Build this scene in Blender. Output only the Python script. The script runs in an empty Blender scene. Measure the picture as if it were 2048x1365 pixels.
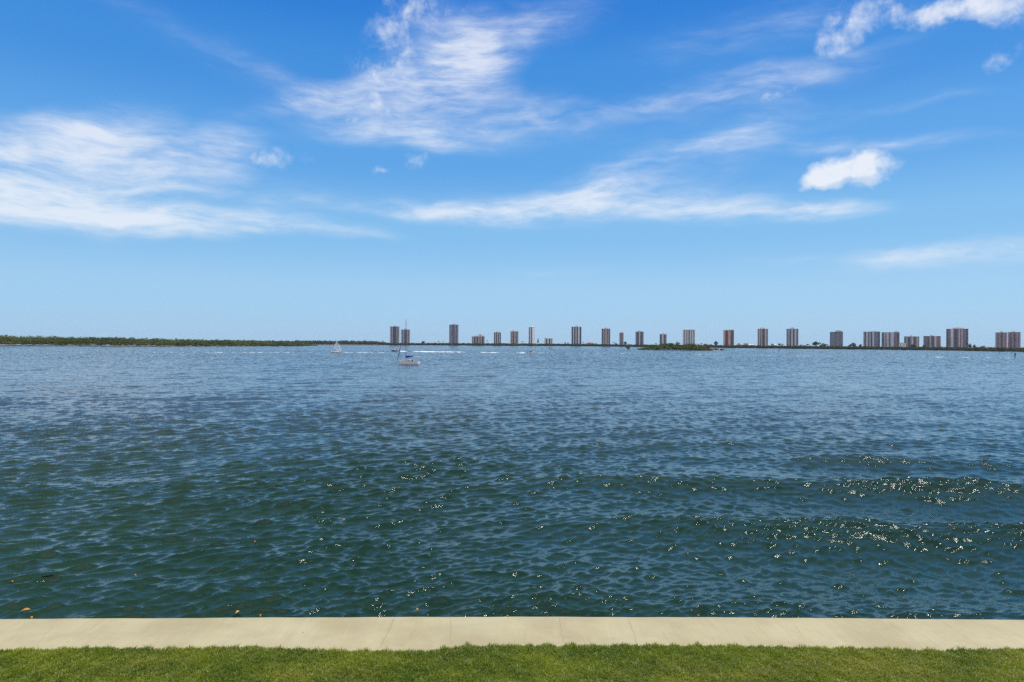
import bpy, math, random
import numpy as np
from mathutils import Vector, Matrix

random.seed(7)
rng = np.random.default_rng(7)
scene = bpy.context.scene
COL = scene.collection
R = math.radians

# ------------------------------------------------------------------ camera and survey helpers
F = 1365.333            # 24 mm lens on a 2048 px wide picture
CAM_Z = 5.9             # metres above the mean water level
ROLL = R(0.30)
HOR = 688.0
CAP_Z = 0.9

def yh(px):
    return HOR + (px - 1024.0) * math.tan(ROLL)

def ground(px, py, z=0.0):
    """The point at height z that the surveyed picture position belongs to."""
    p = (py - yh(px)) / F
    d = (CAM_Z - z) / p
    return (px - 1024.0) / F * d, d

def at(px, d):
    return (px - 1024.0) / F * d

def height(px, py, d):
    return CAM_Z + (yh(px) - py) / F * d

cam_data = bpy.data.cameras.new('camera')
cam = bpy.data.objects.new('camera', cam_data)
COL.objects.link(cam)
cam_data.sensor_width = 36.0
cam_data.lens = 24.0
cam_data.clip_start = 0.1
cam_data.clip_end = 30000
pitch = math.atan((HOR - 682.5) / F)          # horizon a little below the middle: looking slightly up
cam.matrix_world = Matrix.Translation((0, 0, CAM_Z)) @ Matrix.Rotation(math.pi / 2 + pitch, 4, 'X') @ Matrix.Rotation(ROLL, 4, 'Z')
scene.camera = cam

# ------------------------------------------------------------------ node helpers
class NT:
    def __init__(self, tree):
        self.t = tree
        self.N = tree.nodes
        self.L = tree.links
    def node(self, kind, **kw):
        n = self.N.new(kind)
        for k, v in kw.items():
            setattr(n, k, v)
        return n
    def put(self, sock, v):
        if isinstance(v, bpy.types.NodeSocket):
            self.L.new(v, sock)
        elif v is not None:
            sock.default_value = v
    def m(self, op, a, b=None, c=None, clamp=False):
        n = self.node('ShaderNodeMath', operation=op, use_clamp=clamp)
        self.put(n.inputs[0], a)
        if b is not None: self.put(n.inputs[1], b)
        if c is not None: self.put(n.inputs[2], c)
        return n.outputs[0]
    def vm(self, op, a, b=None, s=None):
        n = self.node('ShaderNodeVectorMath', operation=op)
        self.put(n.inputs[0], a)
        if b is not None: self.put(n.inputs[1], b)
        if s is not None: self.put(n.inputs['Scale'], s)
        return n.outputs['Value'] if op in ('LENGTH', 'DOT_PRODUCT') else n.outputs[0]
    def xyz(self, v):
        n = self.node('ShaderNodeSeparateXYZ'); self.put(n.inputs[0], v); return n.outputs
    def comb(self, x, y, z=0.0):
        n = self.node('ShaderNodeCombineXYZ')
        for i, q in enumerate((x, y, z)): self.put(n.inputs[i], q)
        return n.outputs[0]
    def mapping(self, v, loc=(0, 0, 0), rot=(0, 0, 0), scale=(1, 1, 1), kind='POINT'):
        n = self.node('ShaderNodeMapping', vector_type=kind)
        self.put(n.inputs[0], v)
        n.inputs['Location'].default_value = loc
        n.inputs['Rotation'].default_value = rot
        n.inputs['Scale'].default_value = scale
        return n.outputs[0]
    def noise(self, v, scale, detail=4, rough=0.5, dist=0.0, color=False):
        n = self.node('ShaderNodeTexNoise', noise_dimensions='3D')
        self.put(n.inputs['Vector'], v)
        n.inputs['Scale'].default_value = scale
        n.inputs['Detail'].default_value = detail
        n.inputs['Roughness'].default_value = rough
        n.inputs['Distortion'].default_value = dist
        return n.outputs['Color'] if color else n.outputs['Fac']
    def smooth(self, v, lo, hi, a=0.0, b=1.0):
        n = self.node('ShaderNodeMapRange', interpolation_type='SMOOTHSTEP')
        self.put(n.inputs['Value'], v)
        self.put(n.inputs['From Min'], lo); self.put(n.inputs['From Max'], hi)
        self.put(n.inputs['To Min'], a); self.put(n.inputs['To Max'], b)
        return n.outputs['Result']
    def mix(self, f, a, b, mode='MIX'):
        n = self.node('ShaderNodeMix', data_type='RGBA', blend_type=mode)
        self.put(n.inputs[0], f)
        for s, v in ((n.inputs[6], a), (n.inputs[7], b)):
            if isinstance(v, tuple) and len(v) == 3: v = v + (1.0,)
            self.put(s, v)
        return n.outputs[2]
    def bump(self, h, strength, dist, normal=None):
        n = self.node('ShaderNodeBump')
        self.put(n.inputs['Height'], h)
        self.put(n.inputs['Strength'], strength)
        self.put(n.inputs['Distance'], dist)
        if normal is not None: self.put(n.inputs['Normal'], normal)
        return n.outputs[0]

MATS = {}
def material(name, color=(0.5, 0.5, 0.5), rough=0.6, var=0.15, scale=0.3, metallic=0.0, build=None, obj_coords=True):
    """A procedural Principled material whose base colour wanders a little with a noise."""
    if name in MATS: return MATS[name]
    m = bpy.data.materials.new(name)
    m.use_nodes = True
    nt = NT(m.node_tree)
    p = nt.N['Principled BSDF']
    p.inputs['Roughness'].default_value = rough
    p.inputs['Metallic'].default_value = metallic
    co = nt.node('ShaderNodeTexCoord').outputs['Object']
    if build:
        build(nt, p, co)
    else:
        f = nt.noise(co, scale, 5, 0.6)
        lo = tuple(c * (1 - var) for c in color); hi = tuple(min(1, c * (1 + var)) for c in color)
        nt.put(p.inputs['Base Color'], nt.mix(nt.smooth(f, 0.3, 0.7), lo, hi))
    MATS[name] = m
    return m

# ------------------------------------------------------------------ mesh helpers
def np_mesh(name, V, Fc, mat=None, parent=None, smooth=False):
    """One mesh object from arrays of vertices and equal-sided faces."""
    V = np.asarray(V, np.float32); Fc = np.asarray(Fc, np.int32)
    me = bpy.data.meshes.new(name)
    me.vertices.add(len(V)); me.vertices.foreach_set('co', V.ravel())
    k = Fc.shape[1]
    me.loops.add(Fc.size); me.loops.foreach_set('vertex_index', Fc.ravel())
    me.polygons.add(len(Fc))
    me.polygons.foreach_set('loop_start', np.arange(0, Fc.size, k, dtype=np.int32))
    me.polygons.foreach_set('use_smooth', np.full(len(Fc), smooth, dtype=bool))
    me.update(calc_edges=True)
    o = bpy.data.objects.new(name, me)
    COL.objects.link(o)
    if mat: me.materials.append(mat)
    if parent: o.parent = parent
    return o

class MB:
    """Collects boxes, tubes, lofts; build() links them as one mesh object."""
    def __init__(self):
        self.v = []; self.f = []
    def add(self, vs, fs):
        b = len(self.v)
        self.v += [tuple(q) for q in vs]
        self.f += [tuple(i + b for i in q) for q in fs]
        return self
    def box(self, x0, x1, y0, y1, z0, z1, taper=0.0):
        t = taper
        vs = [(x0, y0, z0), (x1, y0, z0), (x1, y1, z0), (x0, y1, z0),
              (x0 + t, y0 + t, z1), (x1 - t, y0 + t, z1), (x1 - t, y1 - t, z1), (x0 + t, y1 - t, z1)]
        return self.add(vs, [(3, 2, 1, 0), (4, 5, 6, 7), (0, 1, 5, 4), (1, 2, 6, 5), (2, 3, 7, 6), (3, 0, 4, 7)])
    def tube(self, pts, r, n=8, caps=True):
        pts = [Vector(p) for p in pts]
        rs = r if isinstance(r, (list, tuple)) else [r] * len(pts)
        rings = []
        for i, p in enumerate(pts):
            d = (pts[min(i + 1, len(pts) - 1)] - pts[max(i - 1, 0)]).normalized()
            a = d.cross(Vector((0, 0, 1)) if abs(d.z) < 0.9 else Vector((1, 0, 0))).normalized()
            b = d.cross(a)
            rings.append([p + (a * math.cos(2 * math.pi * k / n) + b * math.sin(2 * math.pi * k / n)) * rs[i] for k in range(n)])
        vs = [q for ring in rings for q in ring]
        fs = []
        for i in range(len(pts) - 1):
            for k in range(n):
                fs.append((i * n + k, i * n + (k + 1) % n, (i + 1) * n + (k + 1) % n, (i + 1) * n + k))
        if caps:
            fs.append(tuple(range(n))[::-1]); fs.append(tuple((len(pts) - 1) * n + k for k in range(n)))
        return self.add(vs, fs)
    def loft(self, rings, close=False, caps=True):
        n = len(rings[0]); vs = [q for ring in rings for q in ring]; fs = []
        for i in range(len(rings) - 1):
            for k in range(n if close else n - 1):
                fs.append((i * n + k, i * n + (k + 1) % n, (i + 1) * n + (k + 1) % n, (i + 1) * n + k))
        if caps:
            fs.append(tuple(range(n))[::-1]); fs.append(tuple((len(rings) - 1) * n + k for k in range(n)))
        return self.add(vs, fs)
    def build(self, name, mat, parent=None, smooth=False):
        me = bpy.data.meshes.new(name)
        me.from_pydata([tuple(q) for q in self.v], [], self.f)
        if smooth: me.polygons.foreach_set('use_smooth', [True] * len(me.polygons))
        me.update()
        o = bpy.data.objects.new(name, me)
        COL.objects.link(o)
        me.materials.append(mat)
        if parent: o.parent = parent
        return o

def tag(o, label=None, cat=None, group=None, kind=None):
    if label: o['label'] = label
    if cat: o['category'] = cat
    if group: o['group'] = group
    if kind: o['kind'] = kind
    return o

def thing(name, label, cat, loc=(0, 0, 0), rz=0.0, group=None):
    o = bpy.data.objects.new(name, None)
    o.empty_display_size = 0.5
    COL.objects.link(o)
    o.location = loc; o.rotation_euler = (0, 0, rz)
    return tag(o, label, cat, group)

def copy_thing(o, loc=None, rz=None, label=None, scale=None):
    c = o.copy(); COL.objects.link(c)
    if loc is not None: c.location = loc
    if rz is not None: c.rotation_euler = (0, 0, rz)
    if scale is not None: c.scale = scale
    if label: c['label'] = label
    for ch in list(o.children):
        k = ch.copy(); COL.objects.link(k); k.parent = c
        for g in list(ch.children):
            q = g.copy(); COL.objects.link(q); q.parent = k
    return c

# ------------------------------------------------------------------ light: sun and sky with clouds
SUN_AZ, SUN_EL = R(58), R(61)
sd = bpy.data.lights.new('sun', 'SUN')
sd.energy = 3.9; sd.angle = R(0.53); sd.color = (1.0, 0.965, 0.91)
so = bpy.data.objects.new('sun', sd); COL.objects.link(so)
sun_dir = Vector((math.sin(SUN_AZ) * math.cos(SUN_EL), math.cos(SUN_AZ) * math.cos(SUN_EL), math.sin(SUN_EL)))
so.rotation_euler = (-sun_dir).to_track_quat('-Z', 'Y').to_euler()
so.location = (0, 0, 50)

world = bpy.data.worlds.new('World'); scene.world = world; world.use_nodes = True
w = NT(world.node_tree)
bg = w.N['Background']
sky = w.node('ShaderNodeTexSky', sky_type='NISHITA')
sky.sun_disc = False; sky.sun_elevation = SUN_EL; sky.sun_rotation = SUN_AZ
sky.altitude = 0; sky.air_density = 1.0; sky.dust_density = 0.5; sky.ozone_density = 3.0
hs = w.node('ShaderNodeHueSaturation')
hs.inputs['Hue'].default_value = 0.493
hs.inputs['Saturation'].default_value = 1.22
hs.inputs['Value'].default_value = 1.0
w.L.new(sky.outputs[0], hs.inputs['Color'])
SKY_STRENGTH = 0.11
direction = w.node('ShaderNodeTexCoord').outputs['Generated']
dx, dy, dz = w.xyz(direction)
az = w.m('ARCTAN2', dx, dy)
el = w.m('ARCSINE', dz)
P = w.comb(az, el, 0.0)
# clear-air colour by height above the horizon: Nishita, cooled towards the humid blue of the place
ramp = w.node('ShaderNodeValToRGB'); ramp.color_ramp.interpolation = 'EASE'
stops = [(0.0, (0.36, 0.60, 0.86)), (4.0, (0.35, 0.615, 0.90)), (9.0, (0.235, 0.53, 0.88)), (15.0, (0.115, 0.385, 0.83)), (21.0, (0.055, 0.285, 0.76)), (27.0, (0.020, 0.205, 0.70)), (45.0, (0.050, 0.180, 0.43)), (90.0, (0.018, 0.09, 0.26))]
cr = ramp.color_ramp
while len(cr.elements) < len(stops): cr.elements.new(0.5)
for e_, (deg, c_) in zip(cr.elements, stops):
    e_.position = deg / 90.0; e_.color = c_ + (1.0,)
w.put(ramp.inputs[0], w.m('DIVIDE', el, math.pi / 2))
clear = w.mix(0.88, hs.outputs[0], w.vm('SCALE', ramp.outputs[0], s=1 / SKY_STRENGTH))

def warp(p, scale, amt, seed):
    c = w.noise(w.mapping(p, loc=seed), scale, 3, 0.55, color=True)
    c = w.vm('SUBTRACT', c, (0.5, 0.5, 0.5))
    return w.vm('ADD', p, w.vm('SCALE', c, s=amt))

PW = warp(warp(P, 4.0, 0.055, (3.1, 0.4, 1.0)), 13.0, 0.010, (7.7, 2.0, 4.0))   # soft drawn-out clouds
PC = warp(warp(P, 22.0, 0.026, (1.3, 5.4, 2.0)), 70.0, 0.009, (0.7, 9.0, 3.0))  # heaped clouds

def sky_pos(px, py):
    a = math.atan((px - 1024) / F)
    return a, math.atan((yh(px) - py) / F * math.cos(a))

def masks(p, spots, offset=(0.0, 0.0)):
    total = None
    for px, py, rx, ry, rot, wt in spots:
        a, e = sky_pos(px, py)
        k = math.cos(a) ** 2
        v = w.mapping(p, loc=(a + offset[0], e + offset[1], 0), rot=(0, 0, R(rot)), scale=(rx / F * k * 1.25, ry / F * math.cos(a) * 1.25, 1.0), kind='TEXTURE')
        g = w.node('ShaderNodeTexGradient', gradient_type='QUADRATIC_SPHERE')
        w.L.new(v, g.inputs[0])
        q = w.m('MULTIPLY', w.m('SQRT', g.outputs['Fac']), wt)
        total = q if total is None else w.m('ADD', total, q)
    return total

# px, py, half width, half height, tilt (degrees, up to the right is positive), weight
CIRRUS = [
    (40, 330, 300, 100, 6, 0.85), (190, 262, 190, 58, 24, 0.7), (340, 330, 190, 90, 22, 0.6), (60, 418, 460, 60, 0, 0.74),
    (230, 437, 340, 26, -2, 0.7), (600, 450, 230, 22, -3, 0.75), (520, 395, 210, 56, 6, 0.38), (470, 290, 190, 64, 20, 0.34),
    (350, 70, 360, 46, -17, 0.30), (590, 150, 180, 40, -20, 0.27),
    (1000, 75, 270, 60, 14, 0.62), (860, 40, 130, 60, 0, 0.45), (800, 190, 210, 75, 10, 0.64), (930, 165, 150, 80, 40, 0.52),
    (850, 275, 200, 30, -3, 0.72), (1050, 220, 120, 40, 6, 0.5), (640, 180, 190, 30, 16, 0.36), (1070, 265, 160, 30, 0, 0.25),
    (1090, 420, 450, 38, 0, 0.66), (1190, 385, 200, 36, 8, 0.5), (1520, 432, 300, 28, -2, 0.66), (880, 425, 240, 22, -3, 0.4),
    (1380, 375, 420, 50, 4, 0.26), (1660, 432, 130, 20, 0, 0.6),
    (1330, 205, 360, 34, 6, 0.43), (1620, 155, 320, 34, 8, 0.36), (1480, 255, 520, 66, 3, 0.27), (1560, 50, 420, 64, 6, 0.42),
    (1380, 312, 320, 26, 8, 0.34), (1780, 300, 330, 24, -4, 0.42), (1640, 112, 260, 14, 5, 0.24), (1880, 205, 130, 16, 0, 0.3),
    (1930, 514, 310, 30, 4, 0.85), (1620, 522, 240, 16, 0, 0.28), (1110, 545, 170, 18, 2, 0.28), (1500, 285, 120, 50, 35, 0.22),
    (195, 659, 22, 7, 0, 0.35),
]
CUMULUS = [
    (1706, 336, 92, 42, 0, 1.0), (1645, 354, 62, 26, 14, 0.95), (1736, 332, 46, 38, 0, 0.6),
    (1712, 32, 105, 55, 24, 0.62), (1830, 28, 90, 26, 0, 0.52), (1925, 16, 130, 34, 8, 0.68), (2020, 16, 110, 38, -14, 0.74), (2010, 112, 70, 30, 30, 0.46),
    (765, 165, 130, 90, 35, 0.50), (845, 30, 160, 84, -15, 0.46), (540, 318, 130, 30, 4, 0.42), (1548, 192, 62, 20, 12, 0.62),
    (825, 320, 46, 20, 40, 0.5), (1680, 100, 50, 30, 0, 0.4), (740, 215, 90, 50, 0, 0.25),
    (755, 338, 26, 12, 0, 0.45), (2250, 60, 150, 45, 0, 0.9),
]
MC = w.m('MINIMUM', masks(PW, CIRRUS), 1.15)
fib = w.noise(w.mapping(PW, rot=(0, 0, R(-9)), scale=(4.0, 21.0, 1.0)), 2.0, 9, 0.60, 0.15)
fib2 = w.noise(w.mapping(PW, loc=(5, 2, 0), rot=(0, 0, R(-16)), scale=(12.0, 40.0, 1.0)), 2.0, 6, 0.6, 0.1)
tex = w.m('ADD', w.m('MULTIPLY', w.m('SUBTRACT', fib, 0.5), 2.1), w.m('MULTIPLY', w.m('SUBTRACT', fib2, 0.5), 0.9))
dens_c = w.smooth(w.m('MULTIPLY', MC, w.m('ADD', 0.95, tex)), 0.03, 1.15)
dens_c = w.m('MULTIPLY', w.m('POWER', dens_c, 1.25), 0.74)
MU = w.m('MINIMUM', masks(PC, CUMULUS), 1.0)
puff = w.noise(P, 34.0, 8, 0.6, 0.2)
MU2 = w.m('ADD', MU, w.m('MULTIPLY', w.m('SUBTRACT', puff, 0.5), w.m('MULTIPLY', 1.5, w.smooth(MU, 0.0, 0.35))))
dens_u = w.m('MULTIPLY', w.smooth(MU2, 0.14, 1.05), 0.86)
# heaped clouds: thinner and greyer towards their undersides because the light comes from above
MUup = w.m('MINIMUM', masks(PC, CUMULUS[:9], offset=(-0.004, -0.022)), 1.0)
under = w.smooth(w.m('SUBTRACT', MUup, MU), -0.25, 0.35)
dens = w.m('MAXIMUM', dens_c, dens_u)
ccol = w.mix(w.m('MULTIPLY', under, w.smooth(MU2, 0.4, 0.9)), (8.3, 8.5, 8.9), (6.2, 6.9, 8.2))
# unseen white cloud added behind the viewer as fill light for shaded fronts
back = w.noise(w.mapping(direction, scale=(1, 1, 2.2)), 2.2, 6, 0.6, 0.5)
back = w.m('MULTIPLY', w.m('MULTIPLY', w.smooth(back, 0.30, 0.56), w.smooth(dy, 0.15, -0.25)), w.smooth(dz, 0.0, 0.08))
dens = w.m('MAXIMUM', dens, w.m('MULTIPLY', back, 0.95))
veil = w.noise(w.mapping(direction, loc=(3, 1, 0), scale=(1.0, 2.2, 2.0)), 3.0, 7, 0.62, 0.6)  # thin unseen cloud added above the view to brighten the water's reflections
veil = w.m('MULTIPLY', w.m('MULTIPLY', w.smooth(veil, 0.26, 0.62), w.smooth(el, R(26), R(36))), w.smooth(dy, -0.2, 0.2))
dens = w.m('MAXIMUM', dens, w.m('MULTIPLY', veil, 0.22))
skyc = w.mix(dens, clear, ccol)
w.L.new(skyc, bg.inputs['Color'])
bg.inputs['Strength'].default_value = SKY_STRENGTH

# ------------------------------------------------------------------ the lagoon
def build_water():
    inner = np.tan(np.linspace(R(-42), R(42), 1060))
    outer = np.tan(R(42)) + np.cumsum(0.0022 * 1.028 ** np.arange(130))
    th = np.concatenate([-outer[::-1], inner, outer])
    rows = [12.3]
    while rows[-1] < 320: rows.append(rows[-1] + max(0.044, 0.0030 * rows[-1]))
    while rows[-1] < 2050: rows.append(rows[-1] * 1.0055)
    while rows[-1] < 5000: rows.append(rows[-1] * 1.02)
    rows = np.array(rows)
    step = np.gradient(rows)
    colstep = rows[:, None] * np.gradient(th)[None, :]
    spill = np.clip(np.abs(th) - 0.9, 0, None)
    X = rows[:, None] * np.sign(th) * (np.minimum(np.abs(th), 0.9) + spill * np.exp(-rows / 400)[:, None])
    Y = np.repeat(rows[:, None], len(th), 1)
    DX = np.zeros_like(X); DY = np.zeros_like(X); Z = np.zeros_like(X)
    g = np.random.default_rng(21)
    def wob(s, seed):
        q = np.random.default_rng(seed); o = np.zeros_like(X)
        for _ in range(9):
            a = q.uniform(0, 2 * np.pi); k = 2 * np.pi / (s * q.uniform(0.6, 1.8))
            o += np.sin(k * (X * np.cos(a) + Y * np.sin(a) * 0.6) + q.uniform(0, 6.28))
        return o / 3.0
    gust = np.clip(1.0 + 0.20 * wob(12, 1), 0.5, 1.5)
    gust2 = np.clip(1.0 + 0.22 * wob(7, 2), 0.5, 1.6)
    side = 1 / (1 + np.exp(-(X - 0.10 * Y) / (0.10 * Y + 2)))        # 0 on the left, 1 on the right
    comps = []
    def family(n, l0, l1, ang, spread, slope, env, chop=0.75):
        lam = np.exp(g.uniform(np.log(l0), np.log(l1), n))
        a = g.normal(ang, spread, n)
        s = slope * math.sqrt(2.0 / n)
        for i in range(n): comps.append((lam[i], a[i], s * lam[i] / (2 * np.pi), env, g.uniform(0, 6.28), chop))
    left = (0.32 + 0.75 * (1 - side)) * gust
    right = (0.30 + 0.62 * side) * gust2
    # angle: direction of travel, -90 is straight to the shore
    family(72, 0.30, 0.95, R(-58), R(17), 0.33, left)
    family(52, 0.17, 0.36, R(-66), R(32), 0.24, gust2)
    family(44, 0.34, 1.0, R(-112), R(22), 0.20, right)
    family(22, 1.8, 4.5, R(-70), R(24), 0.060, gust)
    family(14, 4.5, 11.0, R(-78), R(16), 0.035, np.ones_like(X))
    # old boat wake rolling in from the right, in three crests
    env = np.exp(-((Y - 26) / 13.0) ** 2) * (1 / (1 + np.exp(-(X - 1.2) / 2.0))) * np.exp(-np.clip(X - 19, 0, None) / 10)
    env = env * np.clip(0.86 + 0.12 * wob(3.5, 31), 0.5, 1.2)
    for lam, a, am in ((7.4, -96, 0.20), (6.6, -88, 0.10), (8.4, -101, 0.09), (3.6, -97, 0.05), (6.9, -78, 0.055), (7.8, -108, 0.05)):
        comps.append((lam, R(a), am, env, {7.4: 0.4, 6.6: 1.2, 8.4: 5.6, 3.6: 2.0, 6.9: 3.3, 7.8: 0.9}[lam], 1.25))
    env2 = np.exp(-((Y - 27) / 16.0) ** 2) * np.exp(-((X + 1.0) / 5.0) ** 2)
    comps.append((5.2, R(-80), 0.025, env2, 1.0, 1.0))
    res = np.maximum(step[:, None], colstep)
    for lam, a, am, e, ph, chop in comps:
        f = np.clip((lam / res - 2.2) / 2.2, 0, 1); f = f * f * (3 - 2 * f)
        n = int(np.count_nonzero(f.max(1) > 0))
        if n == 0: continue
        k = 2 * np.pi / lam; cx, cy = math.cos(a), math.sin(a)
        arg = k * (cx * X[:n] + cy * Y[:n]) + ph
        A = am * e[:n] * f[:n]
        c = np.sin(arg)
        Z[:n] += A * np.cos(arg)
        DX[:n] -= chop * A * cx * c; DY[:n] -= chop * A * cy * c
    # short chop of the distant water, as fine as the sheet can carry
    zz = g.normal(0, 1, Z.shape); zz = (zz + np.roll(zz, 1, 1) + np.roll(zz, -1, 1)) / 1.73
    amp = np.clip((Y - 45) / 200, 0, 1) * np.minimum(step, 4.0)[:, None] * 0.042 * np.clip(1 + 0.35 * wob(60, 8) + 0.25 * wob(220, 9), 0.35, 1.7)
    Z += zz * amp * (Y < 2040)
    V = np.stack([X + DX, Y + DY, Z], -1).reshape(-1, 3)
    nr, nc = X.shape
    i = np.arange(nr * nc).reshape(nr, nc)
    Fc = np.stack([i[:-1, :-1], i[:-1, 1:], i[1:, 1:], i[1:, :-1]], -1).reshape(-1, 4)
    return V, Fc

def water_nodes(nt, p, co):
    x, y, z = nt.xyz(co)
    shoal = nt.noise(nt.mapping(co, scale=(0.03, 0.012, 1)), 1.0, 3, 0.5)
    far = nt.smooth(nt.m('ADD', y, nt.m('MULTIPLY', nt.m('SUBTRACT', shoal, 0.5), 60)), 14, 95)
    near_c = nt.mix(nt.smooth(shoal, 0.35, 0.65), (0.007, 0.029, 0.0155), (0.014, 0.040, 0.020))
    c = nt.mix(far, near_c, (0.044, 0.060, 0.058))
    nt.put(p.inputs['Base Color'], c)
    p.inputs['IOR'].default_value = 1.43
    p.inputs['Roughness'].default_value = 0.035
    rip = nt.noise(nt.mapping(co, rot=(0, 0, R(-36)), scale=(3.0, 6.5, 3.0)), 1.0, 4, 0.6, 0.6)
    rip2 = nt.noise(nt.mapping(co, rot=(0, 0, R(20)), scale=(17.0, 30.0, 17.0)), 1.0, 3, 0.65, 0.3)
    calm = nt.noise(nt.mapping(co, scale=(0.05, 0.02, 1)), 1.0, 4, 0.6)
    amt = nt.smooth(calm, 0.3, 0.7, 0.3, 1.0)
    n1 = nt.bump(rip, nt.m('MULTIPLY', amt, 0.5), 0.02)
    n2 = nt.bump(rip2, nt.m('MULTIPLY', amt, 0.6), 0.0085, n1)
    # ripples too small for the sheet on the open water
    vec = nt.noise(nt.mapping(co, scale=(0.8, 1.3, 1)), 1.0, 3, 0.7, color=True)
    vec = nt.vm('MULTIPLY', nt.vm('SUBTRACT', vec, (0.5, 0.535, 0.5)), (1.0, 1.0, 0.0))
    fine = nt.noise(nt.mapping(co, scale=(22, 34, 22)), 1.0, 2, 0.6, color=True)
    fine = nt.vm('MULTIPLY', nt.vm('SUBTRACT', fine, (0.5, 0.5, 0.5)), (0.40, 0.40, 0.0))
    n2 = nt.vm('ADD', n2, fine)
    mid = nt.noise(nt.mapping(co, rot=(0, 0, R(-30)), scale=(1.6, 3.6, 1)), 1.0, 4, 0.7, color=True)
    mid = nt.vm('MULTIPLY', nt.vm('SUBTRACT', mid, (0.5, 0.5, 0.5)), (1.0, 1.0, 0.0))
    n2 = nt.vm('ADD', n2, nt.vm('SCALE', mid, s=nt.smooth(y, 16, 75, 0.0, 1.0)))
    n3 = nt.vm('NORMALIZE', nt.vm('ADD', n2, nt.vm('SCALE', vec, s=nt.smooth(y, 60, 330, 0.0, 1.9))))
    nt.put(p.inputs['Normal'], n3)

V, Fc = build_water()
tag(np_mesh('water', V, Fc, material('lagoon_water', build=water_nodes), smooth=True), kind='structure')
# bed below the water, and the sheet that carries the horizon
bed = MB(); bed.add([(-6400, 12.2, -3.0), (6400, 12.2, -3.0), (6400, 5000, -3.0), (-6400, 5000, -3.0)], [(0, 1, 2, 3)])
tag(bed.build('seabed', material('seabed_sand', (0.10, 0.11, 0.07), 0.9)), kind='structure')

# ------------------------------------------------------------------ seawall and lawn
EDGE = [(-500, 1239.5), (0, 1235.5), (300, 1234), (600, 1232.3), (1024, 1231), (1500, 1232.4), (1800, 1235), (2048, 1237.5), (2500, 1241)]
GRASS = [(-500, 1303), (-150, 1302), (0, 1301), (90, 1299), (200, 1296), (300, 1298), (400, 1296), (500, 1293.5), (600, 1299), (700, 1301.5), (800, 1303), (850, 1303), (880, 1299), (930, 1292),
         (1000, 1291.5), (1100, 1291), (1250, 1291), (1400, 1291), (1500, 1293), (1600, 1295), (1700, 1296), (1800, 1299), (1860, 1301), (1950, 1300), (2048, 1298), (2200, 1301), (2500, 1302)]
edge_w = [ground(a, b, CAP_Z) for a, b in EDGE]
grass_w = [ground(a, b + 4.5, CAP_Z) for a, b in GRASS]      # the survey follows the blade tips
def edge_y(x): return np.interp(x, [q[0] for q in edge_w], [q[1] for q in edge_w])
def grass_y(x): return np.interp(x, [q[0] for q in grass_w], [q[1] for q in grass_w])

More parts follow.
